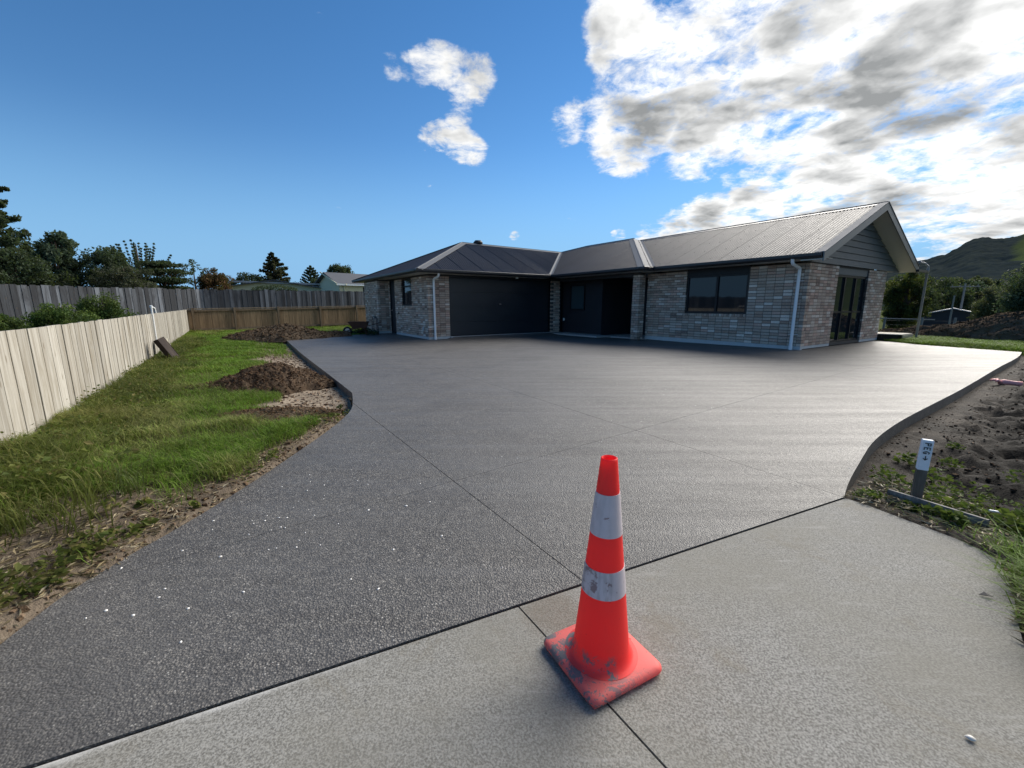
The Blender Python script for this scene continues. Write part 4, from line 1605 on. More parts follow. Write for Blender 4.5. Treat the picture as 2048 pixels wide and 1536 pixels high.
bf = empty('paling_fence', BF(BL / 2, 0, -.1), 'brown timber paling fence with posts and rails across the back of the lawn', 'fence')
a = 0.0
bmesh_list = [paling_mesh('paling', .147, 1.0, .02, tuple(np.array([.23, .165, .105]) * k), M['brown_wood']) for k in (1, .86, 1.12, .95, 1.2)]
bms = [paling_mesh('paling', .279, 1.0 + .15 * f, .02, tuple(np.array([.31, .215, .13]) * k), M['brown_wood']) for f in (0, .2, .4, .6, .8, 1.0) for k in (.88, 1.0, 1.14)]
while a < BL:
    f = min(5, int(round(a / BL * 5)))
    o = inst('paling', bms[f * 3 + int(rng.integers(0, 3))], bf, BF(a, -.02 - rng.uniform(0, .006), -.02 + (a / BL * 5 - f) * .03))
    o.rotation_euler = (0, 0, math.atan2(bd[1], bd[0]) + math.pi)
    a += .2805
MB().hexa([BF(0, -.03, 1.01), BF(0, .06, 1.01), BF(BL, .06, 1.16), BF(BL, -.03, 1.16), BF(0, -.03, 1.05), BF(0, .06, 1.05), BF(BL, .06, 1.20), BF(BL, -.03, 1.20)], tint=(.31, .24, .165)).build('top_rail', M['brown_wood'], bf)
MB().hexa([BF(0, .022, .90), BF(0, .06, .90), BF(BL, .06, 1.04), BF(BL, .022, 1.04), BF(0, .022, .985), BF(0, .06, .985), BF(BL, .06, 1.13), BF(BL, .022, 1.13)], tint=(.24, .18, .12)).build('rail', M['brown_wood'], bf)
MB().hexa([BF(0, .022, -.02), BF(0, .062, -.02), BF(BL, .062, .02), BF(BL, .022, .02), BF(0, .022, .08), BF(0, .062, .08), BF(BL, .062, .12), BF(BL, .022, .12)], tint=(.26, .20, .14)).build('rail', M['brown_wood'], bf)
for t in (.02, .212, .44, .69, .94):
    a = t * 9.21
    MB().bbox(a - .05, a + .05, .063, .155, -.3, brown_top(a) + .04, .005, tint=(.25, .185, .125), fr=BF).build('post', M['brown_wood'], bf)

# old grey fence beyond, in two straight runs
GFP = [np.array([-20.2, 8.2]), np.array([-17.6, 24.3]), np.array([-10.4, 32.9])]
gf = empty('paling_fence', (-17.6, 24.3, 0), 'old dark grey paling fence with an uneven top behind the lawn and hedge', 'fence')
gms = [paling_mesh('paling', w, 1.0, .018, tuple(np.array([.105, .117, .135]) * k), M['grey_wood'], .012) for w, k in ((.20, 1.0), (.215, .65), (.175, 1.5), (.20, .85), (.185, 1.9), (.20, .5))]
tot = 0
for p0, p1, z0, z1 in ((GFP[0], GFP[1], 1.86, 2.08), (GFP[1], GFP[2], 2.08, 2.24)):
    L = float(np.linalg.norm(p1 - p0))
    d = (p1 - p0) / L
    n_ = np.array([d[1], -d[0]])
    a = 0.0
    i = 0
    while a < L:
        q = p0 + d * a - n_ * (.012 * (i % 2) + rng.uniform(0, .01))
        h = z0 + (z1 - z0) * a / L + rng.uniform(-.05, .03)
        o = inst('paling', gms[int(rng.integers(0, 6))], gf, (q[0], q[1], -.1))
        o.scale = (1, 1, h + .1)
        o.rotation_euler = (0, R(rng.uniform(-.7, .7)), math.atan2(d[1], d[0]) + math.pi)
        a += rng.uniform(.145, .175)
        i += 1
        tot += 1
    m = MB()
    def GF(a_, b_, z_):
        qq = p0 + d * a_ + n_ * b_
        return np.array([qq[0], qq[1], z_])
    m.box(0, L, -.09, -.045, .5, .6, tint=(.12, .12, .13), fr=GF)
    m.box(0, L, -.09, -.045, 1.5, 1.6, tint=(.12, .12, .13), fr=GF)
    m.build('rail', M['grey_wood'], gf)

# ================================================================== VEGETATION
def rand_dirs(n):
    d = rng.normal(size=(n, 3))
    return d / np.linalg.norm(d, axis=1)[:, None]


def leaf_quads(c, size, tint, up=None, aspect=1.8, droop=None):
    """one bent leaf (two quads sharing a rib) at each centre"""
    n = len(c)
    d1 = rand_dirs(n) if droop is None else droop
    d2 = np.cross(d1, rand_dirs(n))
    d2 /= np.linalg.norm(d2, axis=1)[:, None] + 1e-9
    s = (size * rng.uniform(.6, 1.3, n))[:, None]
    nrm = np.cross(d1, d2)
    a = c - d1 * s * .5
    b = c + d1 * s * .5
    l = c - d2 * s * .5 / aspect + nrm * s * .12
    r = c + d2 * s * .5 / aspect + nrm * s * .12
    v = np.stack([a, r, b, l], 1).reshape(-1, 3)
    base = (np.arange(n) * 4)[:, None]
    f = np.concatenate([base + [0, 1, 2], base + [0, 2, 3]], 1).ravel()
    t = np.repeat(tint, 4, 0)
    return v, f, t


def tree(name, label, cat, group, base, top, rad, style, tints, leaf=.16, n=3500, zlow=None, lean=(0, 0), rad2=None):
    """trunk with limbs and a crown of clumps of small leaves"""
    base = np.array(base, float)
    H_ = top - base[2]
    e = empty(name, base, label, cat, group)
    tr = MB()
    zl = base[2] + .3 * H_ if zlow is None else zlow
    r0 = max(.05, .028 * H_) * (.45 if style == 'thin' else 1)
    rad2 = rad2 or rad
    tr.tube([base - Z * .3, base + Z * H_ * .3 + np.array([.02 * H_, 0, 0]), base + Z * H_ * .6 + np.array([lean[0] * .4, lean[1] * .4, 0]), base + Z * H_ * .93 + np.array([lean[0], lean[1], 0])], [r0 * 1.3, r0, r0 * .6, r0 * .12], 7)
    cents, sizes = [], []
    ch = top - zl
    if style == 'conifer':
        m = int(26 + H_ * 4)
        for k in range(m):
            f = (k + .5) / m
            z = zl + ch * f
            rr = rad * (1 - f) ** .8 * rng.uniform(.7, 1.12) + .06
            t = k * 2.4 + rng.uniform(-.4, .4)
            tip = base * [1, 1, 0] + np.array([rr * math.cos(t), rr * rad2 / rad * math.sin(t), z + .12 * rr])
            st_ = np.array([base[0], base[1], z - .1 * rr])
            tr.tube([st_, tip], [r0 * .3 * (1 - f) + .008, .006], 4, cap=False)
            for g in np.linspace(.35, 1.0, 5):
                cents.append(st_ + (tip - st_) * g)
                sizes.append(max(.10, rr * .22 * (1.15 - g * .5)))
    elif style == 'tiers':
        m = 11
        for k in range(m):
            f = k / (m - 1)
            z = zl + ch * f * .97
            rr = rad * (1 - f) ** .75 + .05
            for j in range(9):
                t = j * 2 * math.pi / 9 + k * .35 + rng.uniform(-.15, .15)
                tip = base * [1, 1, 0] + np.array([rr * math.cos(t), rr * math.sin(t), z + rr * .55])
                st_ = np.array([base[0], base[1], z])
                tr.tube([st_, tip], [.02, .006], 4, cap=False)
                for g in np.linspace(.3, 1, 6):
                    cents.append(st_ + (tip - st_) * g)
                    sizes.append(.10)
    elif style == 'shoots':
        m = 26
        for k in range(m):
            t = rng.uniform(0, 2 * math.pi)
            q = rng.uniform(.1, 1) ** .6
            st_ = base * [1, 1, 0] + np.array([q * rad * .55 * math.cos(t), q * rad2 * .55 * math.sin(t), zl + ch * .12])
            tip = base * [1, 1, 0] + np.array([q * rad * 1.15 * math.cos(t), q * rad2 * 1.15 * math.sin(t), zl + ch * (1.0 - .38 * q * q) * rng.uniform(.85, 1)])
            tr.tube([base + Z * H_ * .35, st_, tip], [.04, .025, .008], 4, cap=False)
            for g in np.linspace(.25, 1, 9):
                cents.append(st_ + (tip - st_) * g)
                sizes.append(.07 if g > .45 else .16)
        for k in range(24):
            t = rng.uniform(0, 2 * math.pi); q = rng.uniform(0, 1) ** .5
            cents.append(base * [1, 1, 0] + np.array([q * rad * .9 * math.cos(t), q * rad2 * .9 * math.sin(t), zl + ch * rng.uniform(-.1, .22)]))
            sizes.append(.35)
    else:
        m = 74 if style != 'thin' else 20
        cz = (top + zl) / 2
        for k in range(m):
            d = rand_dirs(1)[0]
            q = rng.uniform(.25, 1.0) ** .45
            wob = 1 + .22 * math.sin(3 * math.atan2(d[1], d[0]) + k)
            c = np.array([base[0] + lean[0] * .5 + d[0] * rad * q * wob * .86, base[1] + lean[1] * .5 + d[1] * rad2 * q * wob * .86, cz + d[2] * ch * .44 * q])
            if style == 'layered':
                c[2] = .5 * c[2] + .5 * (zl + round((c[2] - zl) / (ch / 5)) * ch / 5)
            cents.append(c)
            sizes.append(rng.uniform(.20, .36) * min(rad, ch / 2) * (.75 if style == 'thin' else 1))
            if k % 3 == 0:
                tr.tube([base + Z * H_ * rng.uniform(.2, .5), (base + Z * H_ * .4 + c) / 2 + np.array([0, 0, .05]), c], [r0 * .45, r0 * .25, .008], 4, cap=False)
    cents, sizes = np.array(cents), np.array(sizes)
    trk = tr.build('trunk', M['bark'], e, smooth=True)
    n = int(n * (2.3 if style != 'thin' else 1))
    ci = rng.integers(0, len(cents), n)
    off = rand_dirs(n) * (rng.uniform(0, 1, n) ** .5)[:, None] * sizes[ci][:, None]
    if style == 'layered':
        off[:, 2] *= .35
        off[:, :2] *= 1.5
    c = cents[ci] + off
    tints = np.array(tints, float)
    ct = tints[rng.integers(0, len(tints), len(cents))] * rng.uniform(.75, 1.25, (len(cents), 1))
    lt = ct[ci] * rng.uniform(.75, 1.3, (n, 1))
    v, f, t = leaf_quads(c, np.full(n, leaf * 1.08), lt)
    me = np_mesh('crown', v - base, f, np.full(len(f) // 3, 3), M['leaf'], t)
    o = bpy.data.objects.new('crown', me)
    link(o, e, base)
    return e


DG = [(.042, .066, .040), (.058, .084, .048), (.034, .052, .034)]
BG = [(.070, .110, .072), (.095, .135, .090), (.052, .082, .056)]
OL = [(.110, .118, .058), (.085, .098, .048), (.13, .13, .075)]
BR = [(.125, .062, .034), (.090, .058, .034), (.15, .078, .042)]
GT = 'garden trees beyond the grey fence'
tree('conifer_tree', 'tall dark conifer at the left edge, highest tree above the grey fence', 'tree', GT, (-32.6, 27.6, 0), 11.0, 2.9, 'conifer', DG, .22, 7000, zlow=1.2)
tree('shrub', 'dark dense shrub below the tall left conifer behind the grey fence', 'shrub', GT, (-27.1, 23.8, .2), 4.2, 1.9, 'round', DG, .16, 4200, zlow=1.0)
tree('broadleaf_tree', 'bushy grey green tree with a ragged pointed top right of the tall conifer', 'tree', GT, (-28.9, 27.9, .2), 6.1, 1.25, 'round', BG, .20, 3600, zlow=1.8, rad2=1.2)
tree('broadleaf_tree', 'dark broad tree leaning beside the ragged grey green tree', 'tree', GT, (-27.0, 29.2, .2), 5.0, 1.8, 'round', DG + BG, .17, 4600, zlow=1.3)
tree('shrub', 'rounded olive grey bush rising just over the grey fence', 'shrub', GT, (-24.4, 27.4, .2), 3.75, 1.7, 'round', [(.075, .080, .058), (.060, .070, .048)], .12, 4600, zlow=1.2)
tree('broadleaf_tree', 'tree of long upright leafy shoots fanning out against the sky', 'tree', GT, (-28.6, 33.5, .2), 6.2, 1.9, 'shoots', BG, .12, 3000, zlow=3.0)
tree('broadleaf_tree', 'dark tree with foliage in flat layers right of the upright shoots', 'tree', GT, (-25.6, 32.0, .2), 4.75, 1.55, 'layered', DG, .17, 3400, zlow=1.8)
tree('broadleaf_tree', 'thin sparse see through tree beside the brown round bush', 'tree', GT, (-25.4, 34.8, .2), 4.9, .9, 'thin', BG, .14, 500, zlow=2.4)
tree('shrub', 'round russet brown bush standing above the grey fence', 'shrub', GT, (-24.9, 36.3, .3), 4.25, 1.25, 'round', BR, .14, 4200, zlow=1.4)
tree('conifer_tree', 'wide dark conifer with brownish foliage behind the low roofed house', 'tree', GT, (-33.6, 61.4, .5), 8.4, 3.6, 'conifer', [(.050, .052, .034), (.060, .048, .030), (.036, .042, .028)], .26, 6500, zlow=2.0)
tree('shrub', 'low dark spreading tree left of the wide brownish conifer', 'shrub', GT, (-35.6, 58.2, .5), 5.6, 2.6, 'round', DG, .22, 2600, zlow=2.0)
tree('conifer_tree', 'young conifer with tiers of upswept branches beside the cream house', 'tree', GT, (-26.0, 56.3, .5), 6.2, 1.75, 'tiers', [(.045, .070, .052), (.035, .055, .042)], .17, 4200, zlow=2.2)
tree('shrub', 'small rounded green bush at the foot of the tiered conifer', 'shrub', GT, (-22.6, 50.1, .5), 4.2, 1.15, 'round', [(.05, .075, .035), (.04, .06, .03)], .14, 3200, zlow=1.6)
tree('broadleaf_tree', 'round topped dark tree showing over the cream house roof', 'tree', GT, (-29.6, 74.3, .6), 8.3, 2.5, 'round', DG, .26, 3000, zlow=4.2)
GR = 'trees beyond the deck and the shed'
tree('conifer_tree', 'yellow green feathery conifer close behind the timber deck', 'tree', GR, (21.2, 23.2, -.7), 3.15, 1.05, 'round', [(.12, .125, .025), (.065, .080, .022), (.035, .050, .020)], .13, 5200, zlow=-.5, rad2=.95)
tree('broadleaf_tree', 'dark tree right of the yellow green conifer behind the verandah post', 'tree', GR, (40.6, 44.0, -1.9), 4.5, 2.3, 'round', DG, .24, 3600, zlow=-.8)
tree('broadleaf_tree', 'blackish green tree behind the left part of the dark shed', 'tree', GR, (46.5, 46.5, -1.9), 4.0, 2.6, 'round', DG, .24, 3600, zlow=-.8)
tree('broadleaf_tree', 'far broad tree with a smooth olive brown crown below the hill', 'tree', GR, (103, 97, -1.9), 7.6, 5.0, 'round', OL, .45, 3600, zlow=1.0)
tree('broadleaf_tree', 'dark mid distance tree behind the power pole', 'tree', GR, (64.4, 61.0, -1.9), 4.6, 3.4, 'round', BG, .32, 3000, zlow=-.5)
tree('broadleaf_tree', 'purplish brown tree behind the pale right roof of the shed', 'tree', GR, (63.0, 56.4, -1.9), 3.6, 2.3, 'round', [(.07, .052, .048), (.055, .045, .04)], .28, 3000, zlow=-.8)
tree('broadleaf_tree', 'olive yellow tree at the right end of the shed', 'tree', GR, (37.4, 33.6, -1.8), 2.7, 1.35, 'round', OL, .17, 3400, zlow=-1.2)
tree('broadleaf_tree', 'big dark green tree at the right edge above the soil heap', 'tree', GR, (31.2, 25.4, -1.4), 4.3, 1.9, 'round', BG + [(.085, .10, .08)], .17, 6500, zlow=-1.0)
tree('conifer_tree', 'small far pointed conifer against the foot of the hill', 'tree', GR, (89.5, 79.9, -1.9), 5.6, .8, 'conifer', DG, .3, 900, zlow=1)
# more mid distance growth, so the strip under the hill reads as separate crowns
for k, (lab, X, Y, top_, r_) in enumerate([('grey green tree between the two dark trees left of the pole', 56, 58, 4.2, 2.6), ('low brown green tree below the olive crowned tree', 75, 73, 4.0, 3.2),
                                           ('dull green tree right of the purplish tree', 72, 60.5, 4.5, 2.6), ('dark tree rising behind the olive yellow tree', 54, 46.0, 4.2, 2.4)]):
    tree('broadleaf_tree', lab, 'tree', GR, (X, Y, -1.9), top_, r_, 'round', [DG, OL, BG, DG][k], .3, 2600, zlow=-.8)

HG = 'green hedge bushes behind the pale fence'
for lab, X, Y, top_, r_ in [('low green hedge bush furthest left behind the pale fence', -9.95, 7.9, 1.14, .8), ('long low green hedge bush in the middle behind the pale fence', -9.75, 9.3, 1.30, .95), ('taller pointed green bush beside the white pipe behind the pale fence', -10.05, 10.55, 1.50, .62)]:
    tree('hedge_bush', lab, 'bush', HG, (X, Y, -.1), top_, r_, 'round', [(.080, .140, .030), (.110, .165, .038), (.045, .085, .024)], .05, 6500, zlow=.05, rad2=r_ * .75)

# clipped hedge in front of the low roofed house
hz = empty('hedge', (-22.1, 40.3, .2), 'long clipped dark green hedge top showing over the grey fence', 'hedge')
n = 5200
p_ = rng.uniform(-1, 1, (n, 3))
ax = np.array([.93, .37, 0])
c = np.array([-22.1, 40.3, 2.2]) + p_[:, :1] * 1.9 * ax + p_[:, 1:2] * .5 * np.array([-.37, .93, 0]) + p_[:, 2:] * .85 * Z * (1 - .35 * np.abs(p_[:, :1]) ** 2)
v, f, t = leaf_quads(c, np.full(n, .12), np.array(DG)[rng.integers(0, 3, n)] * rng.uniform(.8, 1.7, (n, 1)))
me = np_mesh('foliage', v - ORIG[hz.name], f, np.full(len(f) // 3, 3), M['leaf'], t)
link(bpy.data.objects.new('foliage', me), hz, ORIG[hz.name])
MB().tube([(-22.1, 40.3, 0), (-22.1, 40.3, 2.4)], .06, 6).build('stem', M['bark'], hz)


# ================================================================== GRASS
def blades(pts, h, w, lean, tint, bend=.5):
    n = len(pts)
    ang = rng.uniform(0, 2 * math.pi, n)
    d = np.stack([np.cos(ang), np.sin(ang), np.zeros(n)], 1)
    side = np.stack([-np.sin(ang), np.cos(ang), np.zeros(n)], 1)
    L = (lean * rng.uniform(.3, 1.4, n) * h)[:, None]
    h_ = h[:, None]
    w_ = w[:, None]
    a = pts - side * w_ * .5
    b = pts + side * w_ * .5
    mid = pts + d * L * .35 + Z * h_ * .6
    c1 = mid - side * w_ * .4
    c2 = mid + side * w_ * .4
    tip = pts + d * L + Z * h_ * (1 - bend * .35)
    v = np.stack([a, b, c2, c1, tip], 1).reshape(-1, 3)
    k = (np.arange(n) * 5)[:, None]
    f = np.concatenate([k + [0, 1, 2], k + [0, 2, 3], k + [3, 2, 4]], 1).ravel()
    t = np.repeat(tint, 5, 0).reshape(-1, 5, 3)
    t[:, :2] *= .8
    return v, f, t.reshape(-1, 3)


def stuff_mesh(name, parts, mat, label=None):
    vs_, fs_, ts_ = [], [], []
    o_ = 0
    for v, f, t in parts:
        vs_.append(v); fs_.append(f + o_); ts_.append(t)
        o_ += len(v)
    v, f, t = np.concatenate(vs_), np.concatenate(fs_), np.concatenate(ts_)
    me = np_mesh(name, v, f, np.full(len(f) // 3, 3), mat, t)
    o = bpy.data.objects.new(name, me)
    link(o)
    tag(o, label, kind='stuff')
    return o


GREENS = np.array([(.180, .315, .036), (.235, .375, .054), (.135, .240, .030), (.27, .365, .070), (.32, .33, .11)])


def scatter_uv(u0, u1, v0, v1, n):
    return rng.uniform(u0, u1, n), rng.uniform(v0, v1, n)


def dist_density(u, v, k):
    """thin out with distance, blades get wider to make up for it"""
    d = np.hypot(u, v)
    return np.clip((k / np.maximum(d, .5)) ** 1.4, 0.02, 1)


parts = []
for (u0, u1, v0, v1, n, hh) in ((1.6, 7.5, -1.62, 1.5, 260000, .075), (7.5, 27, -1.62, 1.9, 150000, .085), (16, 28.5, 1.6, 8.0, 60000, .09)):
    u, v = scatter_uv(u0, u1, v0, v1, n)
    z, bare, s, bexp, nz = lawn_fields(u, v)
    if u0 == 16:
        ok = (u > 18.5 + (v - 1.8) * .45)
        z = -.20 + .12 * fbm(u, v, 5)
        keep = ok
    else:
        keep = (s > .02) & (rng.uniform(0, 1, n) > bare * 1.02)
        clump = fbm(u * 2.2, v * 2.2, 77, 4)
        keep &= rng.uniform(0, 1, n) < np.clip((clump - .30) * 3.4, .10, 1)
    u, v, z, s = u[keep], v[keep], z[keep], s[keep]
    n2 = len(u)
    X, Y = U[0] * u + V[0] * v, U[1] * u + V[1] * v
    nofar = np.hypot(X - MOUNDS['dark'][0], Y - MOUNDS['dark'][1]) > .78
    d = np.hypot(u, v)
    cl = np.clip(.5 + 1.5 * (fbm(u * 1.4, v * 1.4, 99, 4) - .5), 0, 1)
    fencey = 1 - sstep(v, -1.5, -.75)
    h = hh * (.55 + 1.0 * cl) * (1 + .5 * fencey) * rng.uniform(.6, 1.35, n2)
    w = .0045 * np.maximum(1, d / 4.5)
    tint = GREENS[np.clip((cl * 7 - 1.6 + rng.normal(0, .8, n2)).astype(int), 0, 4)] * rng.uniform(.75, 1.25, (n2, 1))
    tint = tint * (1 - .22 * fencey[:, None]) + np.array([.03, .012, 0]) * fencey[:, None]
    pts = np.stack([X, Y, z - .004], 1)
    m_ = nofar
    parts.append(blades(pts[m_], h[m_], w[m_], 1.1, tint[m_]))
# a few long strands and straw
u, v = scatter_uv(1.7, 9, -1.6, 1.3, 9000)
z, bare, s, bexp, nz = lawn_fields(u, v)
k = (s > .02) & (bare < .9)
u, v, z = u[k], v[k], z[k]
pts = np.stack([U[0] * u + V[0] * v, U[1] * u + V[1] * v, z], 1)
parts.append(blades(pts, rng.uniform(.08, .17, len(u)), np.full(len(u), .005), 1.2, np.array([(.16, .17, .06)]) * rng.uniform(.6, 1.3, (len(u), 1))))
for _ in range(520):                      # taller rank tufts at the foot of the fence
    u0 = rng.uniform(3.0, 20)
    v0 = -1.5 + abs(rng.normal(0, .30))
    n = 46
    uu, vv_ = u0 + rng.normal(0, .07, n), v0 + rng.normal(0, .06, n)
    zz = lawn_fields(uu, vv_)[0]
    k = rng.uniform(.10, .24)
    pts = np.stack([U[0] * uu + V[0] * vv_, U[1] * uu + V[1] * vv_, zz], 1)
    base_t = np.array([(.10, .13, .03), (.15, .17, .04), (.22, .22, .07), (.09, .12, .035)][int(rng.integers(0, 4))])
    parts.append(blades(pts, k * rng.uniform(.5, 1.2, n), np.full(n, .006 * max(1, u0 / 6)), .9, base_t * rng.uniform(.7, 1.35, (n, 1))))
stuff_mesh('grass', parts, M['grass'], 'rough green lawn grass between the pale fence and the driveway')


def broadleaf_clumps(spots, name, label, tints, leaf=(.022, .046), mat=None):
    """low rosettes of broad weed leaves: (x, y, z, radius, leaves)"""
    vv, ff, tt = [], [], []
    o_ = 0
    for (x, y, z, r, n) in spots:
        t = rng.uniform(0, 2 * math.pi, n)
        q = r * rng.uniform(0, 1, n) ** .6
        c = np.stack([x + q * np.cos(t), y + q * np.sin(t), z + .01 + rng.uniform(0, 1.0, n) * r * (1 - .5 * (q / r) ** 2)], 1)
        dr = np.stack([np.cos(t) + rng.normal(0, .5, n), np.sin(t) + rng.normal(0, .5, n), rng.uniform(-.1, .7, n)], 1)
        dr /= np.linalg.norm(dr, axis=1)[:, None]
        v, f, tn = leaf_quads(c, np.full(n, rng.uniform(*leaf)), np.array(tints)[rng.integers(0, len(tints), n)] * rng.uniform(.7, 1.3, (n, 1)), aspect=1.5, droop=dr)
        vv.append(v); ff.append(f + o_); tt.append(tn)
        o_ += len(v)
    return stuff_mesh(name, [(np.concatenate(vv), np.concatenate(ff), np.concatenate(tt))], mat or M['grass'], label)


# docks and clover along the pale fence and by the drive
sp = []
for _ in range(170):
    u = rng.uniform(3.4, 14) ; v = -1.5 + abs(rng.normal(0, .34))
    if v > .2: continue
    z = float(lawn_fields(np.array([u]), np.array([v]))[0][0])
    q = P(u, v, z)
    sp.append((q[0], q[1], z, rng.uniform(.10, .27), 60))
for _ in range(60):
    i = rng.integers(8, len(left_curve) - 6)
    u, v = left_curve[i]
    u += rng.normal(0, .12); v -= abs(rng.normal(.16, .12))
    f_ = lawn_fields(np.array([u]), np.array([v]))
    if f_[2][0] < .05: continue
    q = P(u, v, f_[0][0])
    sp.append((q[0], q[1], q[2], rng.uniform(.03, .08), 22))
for (u, v) in ((2.62, -.78), (2.72, -.74), (2.55, -.86), (2.3, -1.0), (2.1, -1.05), (2.7, -.68), (2.85, -.66), (2.45, -.95)):
    q = P(u, v, .02)
    sp.append((q[0], q[1], .02, .08, 40))
broadleaf_clumps(sp, 'weeds', 'broad leaved weeds along the foot of the pale fence', [(.125, .150, .034), (.155, .175, .045), (.085, .120, .028), (.19, .165, .06)])

# ---- right side growth
parts = []
u, v = scatter_uv(-1.6, 1.3, 1.6, 5.2, 90000)
z, s, g, w, nz, far = right_fields(u, v)
pr = np.maximum(g * .55, w * .25)
k = (s > .03) & (rng.uniform(0, 1, len(u)) < pr) & (rng.uniform(0, 1, len(u)) < .22 + .9 * sstep(2.95 - v + (u < .2) * .3, 0, .5))
u, v, z = u[k], v[k], z[k]
n2 = len(u)
pts = np.stack([U[0] * u + V[0] * v, U[1] * u + V[1] * v, z], 1)
parts.append(blades(pts, rng.uniform(.02, .075, n2), np.full(n2, .0042), 1.3, GREENS[rng.integers(0, 5, n2)] * rng.uniform(.7, 1.2, (n2, 1))))
# tufts leaning over the old concrete at the right edge
for (u0, v0, n, hmax) in ((.17, 2.98, 220, .14), (.05, 2.62, 320, .17), (-.02, 2.38, 380, .19), (.10, 2.75, 200, .13), (-.1, 2.2, 300, .18)):
    uu, vv_ = u0 + rng.normal(0, .06, n) - .02, v0 + .07 + np.abs(rng.normal(0, .08, n))
    pts = np.stack([U[0] * uu + V[0] * vv_, U[1] * uu + V[1] * vv_, np.zeros(n)], 1)
    parts.append(blades(pts, rng.uniform(.05, hmax, n), np.full(n, .0055), 1.7, GREENS[rng.integers(0, 3, n)] * rng.uniform(.6, 1.05, (n, 1))))
# grass beyond the far edge of the drive
u, v = scatter_uv(.6, 5.0, 17.4, 21.5, 60000)
z, s, g, w, nz, far = right_fields(u, v)
k = (s > .03) & (rng.uniform(0, 1, len(u)) < far * .9)
u, v, z = u[k], v[k], z[k]
n2 = len(u)
pts = np.stack([U[0] * u + V[0] * v, U[1] * u + V[1] * v, z], 1)
parts.append(blades(pts, rng.uniform(.05, .14, n2), np.full(n2, .016), 1.0, GREENS[rng.integers(0, 4, n2)] * rng.uniform(.8, 1.25, (n2, 1))))
stuff_mesh('grass', parts, M['grass'], 'patchy grass and tufts along the right hand edge of the concrete')
sp = []
for (u, v, r, n) in ((.86, 3.34, .05, 60), (.82, 3.40, .04, 50), (.72, 3.72, .10, 90), (.92, 4.05, .08, 60), (1.02, 4.3, .06, 40), (.60, 3.66, .09, 90), (.50, 3.60, .07, 80), (.42, 3.66, .10, 110), (.30, 3.56, .10, 120),
                     (.20, 3.50, .10, 130), (.12, 3.42, .10, 130), (.55, 3.36, .04, 40), (.45, 3.30, .04, 40), (.66, 3.42, .04, 36), (.02, 3.36, .12, 130), (.36, 3.9, .1, 60), (.7, 4.2, .09, 50), (.15, 3.9, .12, 70), (-.1, 3.2, .12, 110), (.52, 4.3, .08, 40), (.98, 4.75, .07, 50), (.75, 4.9, .06, 36), (.35, 4.7, .07, 40), (.2, 5.3, .08, 40), (.85, 5.6, .05, 30), (.6, 3.95, .09, 70)):
    r, n = r * 1.35, int(n * 1.5)
    q = P(u, v, 0)
    z = float(right_fields(np.array([u]), np.array([v]))[0][0])
    sp.append((q[0], q[1], z, r, n))
broadleaf_clumps(sp, 'weeds', 'bright green broad leaved weeds around the survey peg', [(.10, .155, .030), (.125, .165, .035), (.075, .12, .025)], leaf=(.025, .045))


# ================================================================== HEAPS, CLODS, LITTER
def clods(n, posf, size, tints, mat, name, label=None, parent=None, flat=.7, wid=1.0):
    """small angular lumps joined into one mesh"""
    base = np.array([(1, 1, -1), (-1, 1, -1), (-1, -1, -1), (1, -1, -1), (.7, .7, .8), (-.7, .7, .8), (-.7, -.7, .8), (.7, -.7, .8)], float) * .5
    fq = np.array([(3, 2, 1, 0), (4, 5, 6, 7), (0, 1, 5, 4), (1, 2, 6, 5), (2, 3, 7, 6), (3, 0, 4, 7)])
    p_ = posf(n)
    n = len(p_)
    s = size * np.exp(rng.normal(0, .5, n))
    ang = rng.uniform(0, 2 * math.pi, n)
    v = base[None] * (1 + rng.normal(0, .18, (n, 8, 3)))
    v[..., 2] *= flat
    v[..., 0] *= wid
    ca, sa = np.cos(ang)[:, None], np.sin(ang)[:, None]
    vx = v[..., 0] * ca - v[..., 1] * sa
    vy = v[..., 0] * sa + v[..., 1] * ca
    v = np.stack([vx, vy, v[..., 2]], -1) * s[:, None, None] + p_[:, None, :]
    f = (fq[None] + (np.arange(n) * 8)[:, None, None]).reshape(-1, 4)
    t = np.repeat(np.array(tints)[rng.integers(0, len(tints), n)] * rng.uniform(.7, 1.3, (n, 1)), 8, 0)
    org = ORIG[parent.name] if parent is not None else np.zeros(3)
    me = np_mesh(name, v.reshape(-1, 3) - org, f.ravel(), np.full(len(f), 4), mat, t)
    o = bpy.data.objects.new(name, me)
    link(o, parent, org)
    return tag(o, label, kind='stuff')


